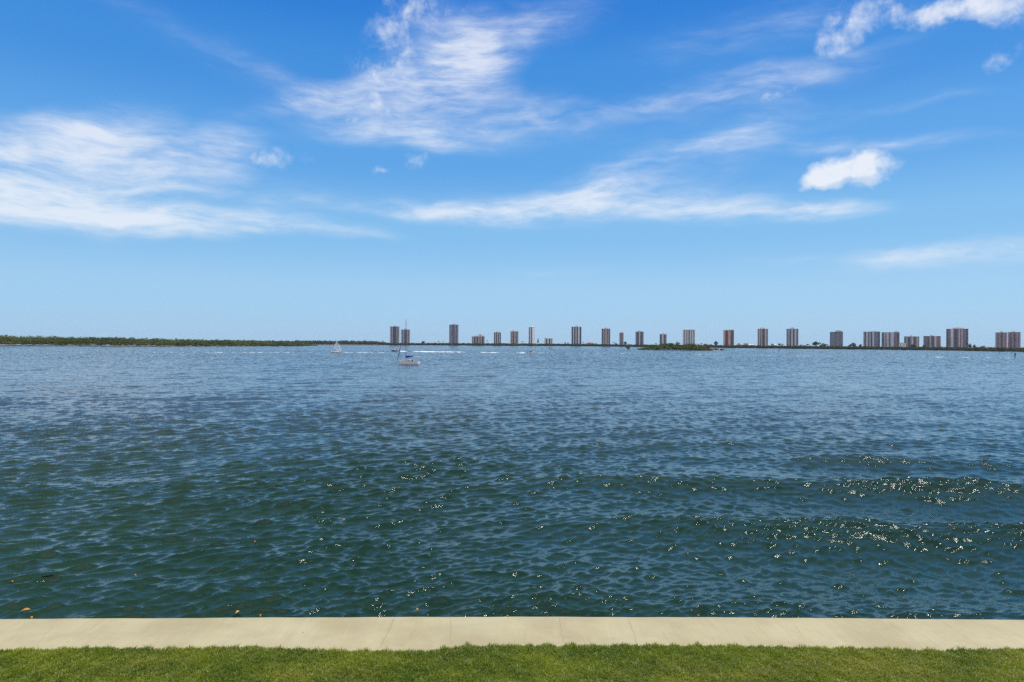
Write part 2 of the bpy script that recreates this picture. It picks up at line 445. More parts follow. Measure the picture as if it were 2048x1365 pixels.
CRACKS = [(763, 1295, 792, 1236, 1.0), (905, 1290, 904, 1235, 0.7), (1130, 1285, 1121, 1236, 0.8), (1277, 1289, 1260, 1240, 1.0), (1342, 1288, 1328, 1262, 0.6),
          (822, 1280, 838, 1240, 0.3), (1052, 1285, 1056, 1255, 0.35), (1610, 1275, 1592, 1250, 0.7), (1505, 1288, 1486, 1262, 0.4), (1545, 1280, 1515, 1250, 0.4),
          (1880, 1292, 1838, 1262, 0.7), (1830, 1280, 1775, 1240, 0.5), (1968, 1296, 1885, 1242, 0.7), (120, 1238, 78, 1290, 0.4), (60, 1240, 20, 1285, 0.3)]
def cap_nodes(nt, p, co):
    co = nt.vm('ADD', co, (0.0, 12.5, 0.0))
    x, y, z = nt.xyz(co)
    base = nt.noise(co, 0.8, 6, 0.6)
    drag = nt.noise(nt.mapping(co, rot=(0, 0, R(38)), scale=(9, 0.8, 1)), 1.0, 5, 0.6)
    drag2 = nt.noise(nt.mapping(co, rot=(0, 0, R(-34)), scale=(12, 0.9, 1)), 1.0, 5, 0.6)
    grain = nt.noise(co, 120, 3, 0.7)
    sel = nt.smooth(x, -3, 3)
    dd = nt.m('ADD', nt.m('MULTIPLY', drag, nt.m('SUBTRACT', 1.0, sel)), nt.m('MULTIPLY', drag2, sel))
    c = nt.mix(nt.smooth(base, 0.32, 0.68), (0.362, 0.304, 0.170), (0.445, 0.384, 0.226))
    c = nt.mix(nt.m('MULTIPLY', nt.smooth(dd, 0.52, 0.80), 0.3), c, (0.56, 0.49, 0.34))
    c = nt.mix(nt.m('MULTIPLY', nt.smooth(dd, 0.46, 0.28), 0.35), c, (0.36, 0.29, 0.18))
    c = nt.mix(nt.m('MULTIPLY', nt.smooth(grain, 0.55, 0.8), 0.35), c, (0.30, 0.25, 0.16))
    spot = nt.node('ShaderNodeTexVoronoi'); nt.put(spot.inputs['Vector'], co); spot.inputs['Scale'].default_value = 2.3
    c = nt.mix(nt.m('MULTIPLY', nt.smooth(spot.outputs['Distance'], 0.045, 0.02), nt.smooth(base, 0.5, 0.6)), c, (0.17, 0.10, 0.05))
    damp = nt.noise(nt.mapping(co, scale=(0.55, 1.6, 1)), 1.0, 6, 0.65)
    c = nt.mix(nt.m('MULTIPLY', nt.smooth(damp, 0.50, 0.74), 0.35), c, (0.33, 0.29, 0.19))
    lichen = nt.noise(nt.mapping(co, loc=(3, 7, 0), scale=(2.6, 5.0, 1)), 1.0, 6, 0.75)
    c = nt.mix(nt.m('MULTIPLY', nt.smooth(lichen, 0.60, 0.72), 0.45), c, (0.27, 0.22, 0.12))
    jit = nt.noise(co, 5.0, 4, 0.7)
    jit = nt.m('MULTIPLY', nt.m('SUBTRACT', jit, 0.5), 0.12)
    lines = None
    for x0, y0, x1, y1, wt in CRACKS:
        a = ground(x0, y0, CAP_Z); b = ground(x1, y1, CAP_Z)
        sl = (b[0] - a[0]) / (b[1] - a[1])
        d = nt.m('ABSOLUTE', nt.m('ADD', nt.m('SUBTRACT', x, nt.m('MULTIPLY_ADD', y, sl, a[0] - sl * a[1])), jit))
        q = nt.m('MULTIPLY', nt.smooth(d, 0.021, 0.004), wt * 0.28)
        lo, hi = sorted((a[1], b[1]))
        q = nt.m('MULTIPLY', q, nt.m('MULTIPLY', nt.smooth(y, lo - 0.05, lo + 0.05), nt.smooth(y, hi + 0.05, hi - 0.05)))
        lines = q if lines is None else nt.m('MAXIMUM', lines, q)
    c = nt.mix(nt.m('MULTIPLY', lines, nt.smooth(jit, -0.06, 0.02, 0.35, 1.0)), c, (0.13, 0.10, 0.06))
    nt.put(p.inputs['Base Color'], c)
    p.inputs['Roughness'].default_value = 0.85
    h = nt.m('SUBTRACT', nt.m('ADD', nt.m('MULTIPLY', dd, 0.5), nt.m('MULTIPLY', grain, 0.15)), lines)
    nt.put(p.inputs['Normal'], nt.bump(h, 0.35, 0.01))

wall = thing('seawall', 'long beige concrete seawall with cracked flat cap between the lawn and water', 'seawall', (0, 12.5, 0))
xs = np.linspace(-26, 26, 261)
ey = edge_y(xs) - 12.5
m = MB()
for i in range(len(xs)):
    pass
prof = []
for x, y in zip(xs, ey):
    y += 0.006 * math.sin(x * 2.3) + 0.004 * math.sin(x * 7.1 + 1)
    prof.append([(x, y - 3.2, CAP_Z - 0.35), (x, y - 3.2, CAP_Z), (x, y - 0.05, CAP_Z - 0.004), (x, y - 0.018, CAP_Z - 0.012), (x, y, CAP_Z - 0.035), (x, y + 0.002, CAP_Z - 0.32), (x, y - 0.1, CAP_Z - 0.35)])
m.loft(prof, close=True)
CAPMAT = material('weathered_concrete_cap', build=cap_nodes)
cap = m.build('cap', CAPMAT, wall)
m = MB()
m.loft([[(x, y - 0.45, -3.2), (x, y - 0.45, CAP_Z - 0.36), (x, y - 0.12, CAP_Z - 0.36), (x, y - 0.12, -3.2)] for x, y in zip(xs[::10], ey[::10])], close=True)
m.build('wall_face', material('wet_concrete', (0.16, 0.14, 0.10), 0.7, 0.35, 1.2), wall)

def grass_color(nt, co, per):
    patch = nt.noise(nt.mapping(co, scale=(0.9, 1.6, 0.3)), 1.0, 5, 0.6)
    big = nt.noise(nt.mapping(co, loc=(4, 9, 0), scale=(0.28, 0.9, 0.2)), 1.0, 4, 0.6)
    straw = nt.noise(nt.mapping(co, loc=(2, 3, 0), scale=(1.6, 3.2, 0.3)), 1.0, 5, 0.7)
    c = nt.mix(nt.smooth(patch, 0.32, 0.68), (0.085, 0.175, 0.009), (0.33, 0.39, 0.028))
    c = nt.mix(nt.m('MULTIPLY', nt.smooth(big, 0.5, 0.72), 0.75), c, (0.42, 0.40, 0.075))
    c = nt.mix(nt.m('MULTIPLY', nt.smooth(straw, 0.60, 0.78), 0.6), c, (0.58, 0.48, 0.20))
    if per is not None:
        c = nt.mix(nt.m('MULTIPLY', nt.smooth(per, 0.0, 1.0), 0.55), c, nt.mix(per, (0.065, 0.125, 0.008), (0.48, 0.50, 0.09)))
        c = nt.mix(nt.smooth(per, 0.95, 0.955), c, (0.40, 0.33, 0.16))
    return c
def blade_nodes(nt, p, co):
    at_ = nt.node('ShaderNodeAttribute', attribute_type='GEOMETRY', attribute_name='shade')
    c = grass_color(nt, co, at_.outputs['Fac'])
    nt.put(p.inputs['Base Color'], c)
    p.inputs['Roughness'].default_value = 0.5
    tr = nt.node('ShaderNodeBsdfTranslucent'); nt.put(tr.inputs['Color'], nt.mix(1.0, c, (1.0, 1.0, 0.6), 'MULTIPLY'))
    ms = nt.node('ShaderNodeMixShader'); ms.inputs[0].default_value = 0.45
    out = nt.N['Material Output']
    nt.L.new(p.outputs[0], ms.inputs[1]); nt.L.new(tr.outputs[0], ms.inputs[2]); nt.L.new(ms.outputs[0], out.inputs['Surface'])
def lawn_nodes(nt, p, co):
    c = nt.mix(0.6, grass_color(nt, co, None), (0.05, 0.045, 0.015))
    nt.put(p.inputs['Base Color'], c)
    p.inputs['Roughness'].default_value = 0.95

m = MB()
gx = np.linspace(-26, 26, 131)
top = [(x, float(grass_y(x)), CAP_Z + 0.012) for x in gx]
m.loft([[(x, -18.0, CAP_Z + 0.012), (x, y, z), (x, y, CAP_Z - 0.01), (x, -18.0, CAP_Z - 0.30)] for x, y, z in top], close=True)
tag(m.build('lawn', material('lawn_soil', build=lawn_nodes)), kind='structure')

def build_grass():
    n1, n2, n3 = 330000, 150000, 110000
    x = np.concatenate([rng.uniform(-11.5, 11.5, n1), rng.uniform(-16, 16, n2), rng.uniform(11.5, 19, n3) * rng.choice([-1, 1], n3)])
    d = np.concatenate([rng.uniform(-0.03, 1.75, n1), rng.uniform(1.7, 4.5, n2), rng.uniform(-0.03, 1.75, n3)])
    y = grass_y(x) - d + 0.02
    n = len(x)
    def nz(s, seed):
        q = np.random.default_rng(seed); o = np.zeros(n)
        for _ in range(8):
            a = q.uniform(0, 6.28); k = 2 * np.pi / (s * q.uniform(0.5, 1.6))
            o += np.sin(k * (x * np.cos(a) + y * np.sin(a)) + q.uniform(0, 6.28))
        return o / 2.8
    h = np.clip(rng.normal(0.048, 0.014, n), 0.015, 0.1) * np.clip(1 + 0.30 * nz(0.5, 3) + 0.2 * nz(0.13, 4), 0.35, 1.8)
    wd = rng.uniform(0.0035, 0.0075, n)
    yaw = rng.uniform(0, 6.28, n)
    lean = np.abs(rng.normal(0.55, 0.30, n))
    ld = rng.normal(0, 1.6, n) + 0.8 * nz(0.35, 5)
    lx, ly = np.cos(ld + 0.6) * lean, np.sin(ld + 0.6) * lean
    px_, py_ = np.cos(yaw) * wd, np.sin(yaw) * wd
    z0 = CAP_Z + 0.004
    b = np.stack([x, y, np.full(n, z0)], -1)
    mid = b + np.stack([lx * h * 0.35, ly * h * 0.35, h * 0.6], -1)
    tip = b + np.stack([lx * h, ly * h, h * (1 - 0.22 * lean)], -1)
    s = np.stack([px_, py_, np.zeros(n)], -1)
    V = np.stack([b - s, b + s, mid + s * 0.8, mid - s * 0.8, tip + s * 0.12, tip - s * 0.12], 1).reshape(-1, 3)
    i = np.arange(n)[:, None] * 6
    Fc = np.concatenate([i + np.array([[0, 1, 2, 3]]), i + np.array([[3, 2, 4, 5]])], 0)
    o = np_mesh('grass', V, Fc, material('grass_blades', build=blade_nodes))
    a = o.data.attributes.new('shade', 'FLOAT', 'POINT')
    a.data.foreach_set('value', np.repeat(rng.random(n), 6).astype(np.float32))
    tag(o, 'mown green lawn grass with straw coloured patches beside the seawall cap', 'grass', kind='stuff')
build_grass()

# ------------------------------------------------------------------ land across the water
def shade_mat(name, c0, c1, c2, scale=0.12):
    def b(nt, p, co):
        n = nt.noise(co, scale, 4, 0.6); n2 = nt.noise(co, scale * 7, 3, 0.6)
        c = nt.mix(nt.smooth(n, 0.35, 0.65), c0, c1)
        c = nt.mix(nt.m('MULTIPLY', nt.smooth(n2, 0.5, 0.75), 0.6), c, c2)
        nt.put(p.inputs['Base Color'], c)
        p.inputs['Roughness'].default_value = 0.65
        tr = nt.node('ShaderNodeBsdfTranslucent'); nt.put(tr.inputs['Color'], c)
        ms = nt.node('ShaderNodeMixShader'); ms.inputs[0].default_value = 0.4
        nt.L.new(p.outputs[0], ms.inputs[1]); nt.L.new(tr.outputs[0], ms.inputs[2]); nt.L.new(ms.outputs[0], nt.N['Material Output'].inputs['Surface'])
    return material(name, build=b)
LEAF_L = shade_mat('mangrove_leaves_near', (0.048, 0.082, 0.008), (0.150, 0.165, 0.024), (0.17, 0.165, 0.035), 0.035)
LEAF_I = shade_mat('islet_leaves', (0.050, 0.090, 0.009), (0.160, 0.190, 0.022), (0.21, 0.21, 0.035), 0.12)
LEAF_F = shade_mat('far_shore_leaves', (0.040, 0.052, 0.020), (0.072, 0.078, 0.030), (0.100, 0.092, 0.040), 0.04)
LEAF_P = shade_mat('palm_fronds', (0.030, 0.045, 0.014), (0.05, 0.065, 0.02), (0.07, 0.075, 0.03), 0.5)
BARK = material('bark', (0.10, 0.075, 0.05), 0.9, 0.3, 1.0)

def leaf_cloud(cx, cy, cz, rx, rz, n, size, seed, ry=None):
    """Leaf clumps spread through lumpy crowns; every crown is an array entry. Returns V, F."""
    q = np.random.default_rng(seed)
    k = len(cx); ry = rx if ry is None else ry
    N = k * n
    u = q.normal(size=(k, n, 3)); u /= np.linalg.norm(u, axis=-1, keepdims=True)
    u[..., 2] = np.where(u[..., 2] < -0.35, -u[..., 2], u[..., 2])
    lob = 1 + 0.28 * np.sin(u[..., 0] * 4 + q.uniform(0, 6, (k, 1))) * np.sin(u[..., 1] * 4 + q.uniform(0, 6, (k, 1))) + 0.16 * np.sin(u[..., 2] * 7 + q.uniform(0, 6, (k, 1)))
    rad = lob * (0.55 + 0.45 * np.sqrt(q.random((k, n))))
    c = np.stack([cx[:, None] + u[..., 0] * rx[:, None] * rad, cy[:, None] + u[..., 1] * ry[:, None] * rad, cz[:, None] + u[..., 2] * rz[:, None] * rad], -1).reshape(-1, 3)
    nn = u.reshape(-1, 3) + q.normal(0, 0.55, (N, 3)) + np.array([0, 0, 0.25]); nn /= np.linalg.norm(nn, axis=-1, keepdims=True)
    t = np.cross(nn, q.normal(size=(N, 3))); t /= np.linalg.norm(t, axis=-1, keepdims=True) + 1e-9
    b = np.cross(nn, t)
    s = (np.repeat(np.asarray(size), n) * q.uniform(0.5, 1.3, N))[:, None]
    t = t * s; b = b * s * q.uniform(0.4, 0.9, N)[:, None]
    V = np.stack([c - t, c - b * 0.9, c + t, c + b], 1).reshape(-1, 3)
    Fc = np.arange(N * 4).reshape(-1, 4)
    return V, Fc

def interp(pts):
    xs_, ys_ = zip(*pts)
    return lambda v: np.interp(v, xs_, ys_)

# shorelines: picture column -> row of the waterline, and row of the tree tops
L_WATER = interp([(-500, 692), (0, 692.4), (320, 693.8), (480, 693.4), (600, 693.2), (632, 692.2)])
L_TOP = interp([(-500, 668), (0, 670.5), (50, 672.5), (110, 673.5), (130, 675), (180, 675), (235, 674.5), (300, 677), (400, 679.5), (500, 681.5), (570, 683.5), (612, 687), (632, 691)])
R_WATER = interp([(420, 690.0), (630, 690.2), (780, 690.9), (1040, 692.2), (1130, 692.6), (1240, 693.8), (1440, 696.3), (1680, 699.2), (1860, 701.2), (2048, 704.6), (2600, 712)])
R_TOP = interp([(420, 681), (630, 681.8), (690, 681.5), (750, 682.6), (768, 685), (782, 686.6), (880, 686.6), (1040, 687.6), (1130, 688.0), (1240, 689.3), (1440, 690.6), (1680, 692.8), (1860, 694.3), (2048, 696.0), (2600, 699)])

def shore_d(f, px): return CAM_Z * F / (f(px) - yh(px))

def land(name, f, x0, x1, back, mat, n=90):
    px = np.linspace(x0, x1, n); rings = []
    for i, c in enumerate(px):
        d = shore_d(f, c) + 4 * math.sin(i * 1.7) + 3 * math.sin(i * 0.6)
        bk = back if np.isscalar(back) else back(c)
        far_d = max(d + 30, bk)
        rings.append([(at(c, q), q, z) for q, z in ((d - 8, -3.0), (d - 1, -0.2), (d + 1.5, 0.35), (d + 9, 0.9), (far_d, 1.0), (far_d, -3.0))])
    o = MB().loft(rings, close=True).build(name, mat)
    return tag(o, kind='structure')
def soil(nt, p, co):
    n = nt.noise(co, 0.05, 5, 0.6)
    nt.put(p.inputs['Base Color'], nt.mix(nt.smooth(n, 0.40, 0.62), (0.09, 0.065, 0.035), (0.33, 0.26, 0.17)))
    p.inputs['Roughness'].default_value = 0.95
SOIL = material('shore_sand_and_mud', build=soil)
land('mangrove_shore', L_WATER, -500, 633, lambda c: shore_d(L_WATER, c) + 130, SOIL)
MUD = material('mangrove_mud', (0.075, 0.058, 0.036), 0.95, 0.35, 0.08)
land('far_shore', R_WATER, 420, 2600, 4200, MUD, 140)

def forest(name, label, f, top, x0, x1, mat, seed, rows, pxstep, n, size, group=None, crown=1.0):
    q = np.random.default_rng(seed)
    C = []
    for off, frac, jit in rows:
        c = x0
        while c < x1:
            d = shore_d(f, c) + off + q.uniform(-4, 4)
            tp = height(c, top(c), d)
            h = tp * frac * q.uniform(1 - jit, 1 + jit * 0.55)
            r = np.clip(h * q.uniform(0.32, 0.55), 1.4, 6.0) * crown
            C.append((at(c, d), d, h - r * 0.62 - 0.2, r, r * q.uniform(0.55, 0.75), d))
            if frac > 0.7:
                C.append((at(c, d), d - 2, h * 0.42, r * 1.05, h * 0.40, d))
            c += pxstep * q.uniform(0.6, 1.4) * r / (d / F) / 6
    C = np.array(C)
    V, Fc = leaf_cloud(C[:, 0], C[:, 1], C[:, 2], C[:, 3], C[:, 4], n, C[:, 5] / F * size, seed + 1)
    V[:, 2] = np.maximum(V[:, 2], 0.02 + 0.25 * np.abs(np.sin(V[:, 0])))
    return tag(np_mesh(name, V, Fc, mat), label, 'mangroves', kind='stuff')
forest('mangrove_forest', 'olive green mangrove forest along the low shore opposite, beside open water', L_WATER, L_TOP, -480, 634, LEAF_L, 11,
       [(1, 0.36, 0.25), (9, 0.58, 0.22), (24, 0.80, 0.18), (42, 0.93, 0.15), (64, 1.0, 0.16)], 5.2, 170, 0.9)
forest('mangrove_forest', 'dark thin mangrove belt along the far shore beneath the condo towers', R_WATER, R_TOP, 430, 2500, LEAF_F, 15,
       [(0, 0.55, 0.2), (9, 0.80, 0.18), (24, 1.0, 0.16)], 5.5, 80, 0.9)

# ------------------------------------------------------------------ condo towers
GLASS = material('dark_tinted_glass', (0.045, 0.048, 0.075), 0.30, 0.3, 0.2)
def wall_mat(name, col):
    def b(nt, p, co):
        n = nt.noise(nt.mapping(co, scale=(0.25, 0.25, 0.05)), 1.0, 5, 0.6)
        lo = tuple(c * 1.0 for c in col); hi = tuple(min(0.85, c * 1.25) for c in col)
        nt.put(p.inputs['Base Color'], nt.mix(nt.smooth(n, 0.3, 0.7), lo, hi))
        p.inputs['Roughness'].default_value = 0.8
    return material(name, build=b)
PALE = wall_mat('pale_stucco', (0.52, 0.50, 0.54)); WHITE = wall_mat('white_stucco', (0.74, 0.75, 0.80)); BEIGE = wall_mat('beige_stucco', (0.52, 0.44, 0.42))
PINK = wall_mat('pink_stucco', (0.47, 0.36, 0.41)); SALMON = wall_mat('salmon_stucco', (0.56, 0.36, 0.31)); GREY = wall_mat('grey_stucco', (0.34, 0.36, 0.44)); LILAC = wall_mat('lilac_stucco', (0.40, 0.40, 0.54))
BROWN = wall_mat('brown_stucco', (0.33, 0.27, 0.33)); DIM = wall_mat('dim_stucco', (0.14, 0.14, 0.20)); OLIVE = wall_mat('olive_grey_stucco', (0.24, 0.27, 0.30)); RUST = wall_mat('rust_stucco', (0.27, 0.18, 0.20))
ROOFM = wall_mat('roof_gravel', (0.36, 0.33, 0.32)); REDROOF = wall_mat('red_roof_tile', (0.32, 0.13, 0.09))
STOREY = 3.0
TOWERS = []

def facade(root, cols, w_, y, z0, z1, side, mats, depth):
    """Vertical bays of one face. side: 'front', 'east' or 'west'. P pier, B balconies, G glazing, W plain wall, R rust panel."""
    wide = {'P': 0.55, 'B': 1.3, 'G': 1.0, 'W': 0.9, 'R': 0.7, 'D': 1.2}
    tot = sum(wide[c] for c in cols); u = -w_ / 2
    nf = max(2, int((z1 - z0) / STOREY)); fh = (z1 - z0) / nf
    def place(mb, a, b, out0, out1, za, zb):
        if side == 'front': mb.box(a, b, y - out1, y - out0, za, zb)
        elif side == 'east': mb.box(y + out0, y + out1, a, b, za, zb)
        else: mb.box(-y - out1, -y - out0, -b, -a, za, zb)
    for c in cols:
        v = u + wide[c] / tot * w_
        if c == 'P':
            mb = MB(); place(mb, u, v, 0.003, 1.5 if side == 'front' else 0.6, z0, z1 + 0.3); mb.build('wall_pier', mats['pier'], root)
        elif c == 'R':
            mb = MB(); place(mb, u, v, 0.003, 0.9, z0, z1 - 0.4); mb.build('wall_panel', RUST, root)
        elif c in 'BDG':
            mb = MB(); place(mb, u + 0.01, v - 0.01, 0.003, 0.12, z0, z1 - 0.2); mb.build('glazing', GLASS, root)
            out, hs_, rl = (1.25 if side == 'front' else 0.7, 0.28, 1.15 if c == 'B' else 0.4) if c != 'G' else (0.30, 1.0, 1.1)
            prof_ = lambda z: [(0.13, z), (out, z), (out, z + rl), (out - 0.13, z + rl), (out - 0.13, z + hs_), (0.13, z + hs_)]
            vs, fs = [], []
            for k in range(nf):
                pr = prof_(z0 + k * fh); b0 = len(vs)
                for q_ in (u + 0.02, v - 0.02):
                    for o_, zz in pr:
                        vs.append((q_, y - o_, zz) if side == 'front' else ((y + o_, q_, zz) if side == 'east' else (-y - o_, -q_, zz)))
                for j in range(6): fs.append((b0 + j, b0 + (j + 1) % 6, b0 + 6 + (j + 1) % 6, b0 + 6 + j))
                fs += [tuple(b0 + j for j in range(6))[::-1], tuple(b0 + 6 + j for j in range(6))]
                if k:                                   # side walls that tie the storeys together
                    p0 = b0 - 12
                    fs += [(p0 + 5, p0 + 4, b0 + 1, b0), (p0 + 11, p0 + 10, b0 + 7, b0 + 6)]
            MB().add(vs, fs).build('balcony_stack' if c != 'G' else 'spandrel_stack', mats['slab'], root)
        u = v

def tower(label, x0, x1, ytop, cols, wall, pier, slab, ph=(), yaw=0.0, d=1950.0, ratio=0.7, scols='PBGBP', steps=(), dome=False):
    d = max(d, shore_d(R_WATER, (x0 + x1) / 2) + 70)
    cx = at((x0 + x1) / 2, d)
    app = (x1 - x0) / F * d
    face = math.atan2(cx, d)                       # turned to the picture's direction plus yaw
    ya = R(yaw)
    w_ = app / (math.cos(abs(ya)) + ratio * math.sin(abs(ya)))
    dep = w_ * ratio if yaw else w_ * 0.8
    z0 = 1.0
    mid = (x0 + x1) / 2
    z1 = height(mid, ytop, d)
    root = thing('condo_tower', label, 'tower', (cx * (d + dep / 2) / d, d + dep / 2, z0), -face + ya, 'condo towers along the far shore')
    H = z1 - z0
    w_ -= 3.2
    y = -dep / 2
    mats = {'pier': pier, 'slab': slab}
    MB().box(-w_ / 2, w_ / 2, -dep / 2, dep / 2, -0.5, H).build('wall', wall, root)
    facade(root, cols, w_, y, 0.0, H, 'front', mats, dep)
    facade(root, scols, dep, w_ / 2, 0.0, H, 'east', mats, dep)
    facade(root, scols, dep, w_ / 2, 0.0, H, 'west', mats, dep)
    MB().box(-w_ / 2 - 0.9, w_ / 2 + 0.9, -dep / 2 - 1.7, dep / 2 + 1.2, H + 0.31, H + 1.15).build('roof_slab', pier, root)
    for a, b, t in ph:
        u0, u1 = ((a - mid) / (x1 - x0)) * w_, ((b - mid) / (x1 - x0)) * w_
        hh = height(mid, t, d) - z0
        mb = MB().box(u0, u1, -dep * 0.28, dep * 0.28, H + 1.15, hh, 0.25)
        mb.box(u0 + (u1 - u0) * 0.3, u0 + (u1 - u0) * 0.62, -dep * 0.12, dep * 0.12, hh, hh + 1.0)
        mb.build('penthouse', slab, root)
    for a, b, t in steps:                          # raised or lowered wings of the roofline
        u0, u1 = ((a - mid) / (x1 - x0)) * w_, ((b - mid) / (x1 - x0)) * w_
        hh = height(mid, t, d) - z0
        MB().box(u0, u1, -dep / 2 + 0.3, dep / 2 - 0.3, H + 1.15, hh, 0.1).build('upper_wing', wall, root)
    TOWERS.append(((x0 + x1) / 2, label))
    return root

T = tower
T('grey glass condo tower behind the sailboat bow, taller of the close pair', 779.3, 799.3, 654.2, 'PBPDDDPBP', DIM, PALE, LILAC, [(785.4, 793.5, 652)])
T('grey condo tower directly behind the sailboat mast, shorter of the close pair', 801.2, 820.6, 660.3, 'PBPDDPBP', DIM, PALE, BEIGE, [(808, 814, 657.4)])
T('tall lone dark grey condo tower with flat crown, first beyond the pair', 897.8, 917.5, 650.5, 'DPBBDPBBP', DIM, PALE, LILAC, [(903.3, 911.4, 647.9)])
T('low stepped pink apartment block, broad and squat, beside the tall lone tower', 942.9, 970, 674, 'PDPDPBPDP', BEIGE, BEIGE, PINK, [(949, 953.4, 671.9), (958, 964, 669)], steps=[(955, 970, 671.8)], yaw=6)
T('short cream condo tower with dark windows and small roof cap', 987, 1002.6, 665.6, 'DPDPDPD', BEIGE, WHITE, BEIGE, [(991, 998.5, 663)])
T('beige and brown striped condo tower with off-centre roof box', 1020, 1037.4, 664, 'PRPDPRPBP', BEIGE, BEIGE, PINK, [(1022.7, 1027.8, 661.2), (1030.5, 1031.5, 661.8)])
T('slender white and black condo tower with a bright blank side wall', 1057, 1070, 655.3, 'DPPD', DIM, WHITE, WHITE, [(1059.7, 1066.7, 652.9)], yaw=-35, ratio=0.8, scols='PPPPP')
T('small pale apartment block, lowest of the far shore row', 1087.7, 1106.3, 677.8, 'PPDPPDPRP', BEIGE, WHITE, PALE, [(1088.8, 1091.4, 675.5), (1096, 1096.5, 675.4)])
T('navy glass condo tower with white vertical piers and pale roof cap', 1142.2, 1163.4, 654.5, 'DPDPDPPD', DIM, WHITE, LILAC, [(1150, 1156.4, 651.6)])
T('tall beige condo tower with pale vertical ribs and small roof cap', 1202.6, 1220.9, 658.5, 'DPBPRPBPD', BEIGE, BEIGE, PINK, [(1209.6, 1213.9, 655.6)])
T('narrow pink condo tower with rounded top, slimmest of the row', 1238, 1247.8, 667, 'PBBP', PINK, PINK, PINK, [(1239.2, 1246.8, 665)])
T('cream condo tower with dark balconies either side of a pale core', 1270.4, 1287.7, 664.4, 'BDPPDB', BEIGE, BEIGE, LILAC, [(1276, 1281.5, 661.7), (1272.6, 1274.4, 662.8)])
T('short brown condo tower with raised centre core behind the islet', 1318.8, 1333.7, 669.5, 'DRPPPDB', BEIGE, PALE, BEIGE, [(1324, 1328.8, 666.7)])
T('broad white gridded condo slab behind the islet trees', 1365, 1390, 660.5, 'PBPBPDPBPB', LILAC, WHITE, WHITE, [(1372.6, 1376.3, 658.8)], ratio=0.5)
T('salmon orange condo tower with dark balcony stripes', 1446.4, 1468, 661.7, 'WPBDPWWBB', SALMON, SALMON, RUST, [(1450.5, 1453, 659.8), (1457, 1461.7, 660.2), (1463, 1468, 660)])
T('grey brown condo tower with wide pale roof box', 1515, 1536, 659, 'BPBPDDPPB', BROWN, PALE, BEIGE, [(1518.8, 1531, 656.1)])
T('lilac grey condo tower with white piers and tall central cap', 1573, 1596.5, 658.8, 'BPDPPDPPB', DIM, PALE, LILAC, [(1580.6, 1588.8, 655.8)])
T('olive grey condo block with hipped raised roof at one end', 1660, 1685.3, 665, 'GPGGGPGGB', OLIVE, OLIVE, GREY, [(1671, 1684.6, 661.5)], yaw=8)
T('wide lilac condo slab, first of two neighbouring slabs', 1727.5, 1759, 664.5, 'PDPPBPDPPBBD', LILAC, PALE, LILAC, [(1740, 1757, 663)])
T('wide pale grey condo slab with roof box, second of two neighbouring slabs', 1764.6, 1797.4, 665.6, 'BPRPPGPPPGRD', GREY, PALE, GREY, [(1788, 1795.5, 663)])
T('mid-rise mauve condo block with central cap beside a white lowrise', 1809.4, 1837, 674, 'BPDGPPDRPR', GREY, PALE, PINK, [(1820.5, 1825.8, 671.4)])
T('mid-rise grey condo block with white bay beside the broadest tower', 1848.6, 1879.6, 673.2, 'BGDPGDPPRGR', GREY, PALE, PINK, [(1860.6, 1866.5, 670.3)])
T('broadest condo tower with faceted front and wide flat roof storey', 1895, 1933.6, 658.7, 'DBPPPDDRPGPBRD', GREY, PALE, PINK, [(1905.7, 1926.3, 655.8)])
T('rosy brown condo tower, farther of the twin pair ending the row', 1992.0, 2013.0, 666, 'PBGPDGPBP', BROWN, PINK, PINK, [(1999.8, 2006, 663.6)])
T('rosy brown condo tower, last of the row and twin to its neighbour', 2017.4, 2039.4, 665.4, 'PBGPDGPBP', BROWN, PINK, PINK, [(2024, 2030, 663)])

def lowrise(label, x0, x1, ytop, wall, roofm, d, hip=True):
    cx = at((x0 + x1) / 2, d); w_ = (x1 - x0) / F * d; z0 = 1.0
    H = height((x0 + x1) / 2, ytop, d) - z0
    root = thing('shore_house', label, 'house', (cx, d, z0), -math.atan2(cx, d), 'low houses along the far shore')
    wh = H * (0.68 if hip else 0.93); dep = max(8, w_ * 0.5)
    MB().box(-w_ / 2, w_ / 2, -dep / 2, dep / 2, 0, wh).build('wall', wall, root)
    r = MB()
    if hip:
        e = 1.0; rr = w_ * 0.22
        r.add([(-w_ / 2 - e, -dep / 2 - e, wh + .01), (w_ / 2 + e, -dep / 2 - e, wh + .01), (w_ / 2 + e, dep / 2 + e, wh + .01), (-w_ / 2 - e, dep / 2 + e, wh + .01), (-rr, 0, H), (rr, 0, H)],
              [(0, 1, 5, 4), (1, 2, 5), (2, 3, 4, 5), (3, 0, 4), (3, 2, 1, 0)])
    else:
        r.box(-w_ / 2 - .6, w_ / 2 + .6, -dep / 2 - .6, dep / 2 + .6, wh + .01, H)
    r.build('roof', roofm, root)
    nw = max(2, int(w_ / 5))
    for k in range(nw):
        u = -w_ / 2 + (k + 0.5) * w_ / nw
        MB().box(u - 0.9, u + 0.9, -dep / 2 - 0.08, -dep / 2 - 0.003, wh * 0.35, wh * 0.8).build('window', GLASS, root)
lowrise('red roofed villa between the navy tower and the ribbed beige tower', 1172, 1188.6, 685, BEIGE, REDROOF, 2150)
lowrise('white rounded lowrise building between two grey condo blocks', 1799, 1810.5, 686, WHITE, ROOFM, 1700, False)
lowrise('beige flat villa beside the salmon tower', 1473, 1487, 687.6, BEIGE, ROOFM, 1800)
lowrise('white boxy house left of the wide roof box tower', 1487.5, 1496, 686.8, WHITE, ROOFM, 1900, False)
lowrise('small white roofed house nearest the wide roof box tower', 1499, 1507, 688.6, WHITE, WHITE, 1700)
lowrise('white roofed house just right of the wide roof box tower', 1543, 1552, 688.2, WHITE, WHITE, 1750)
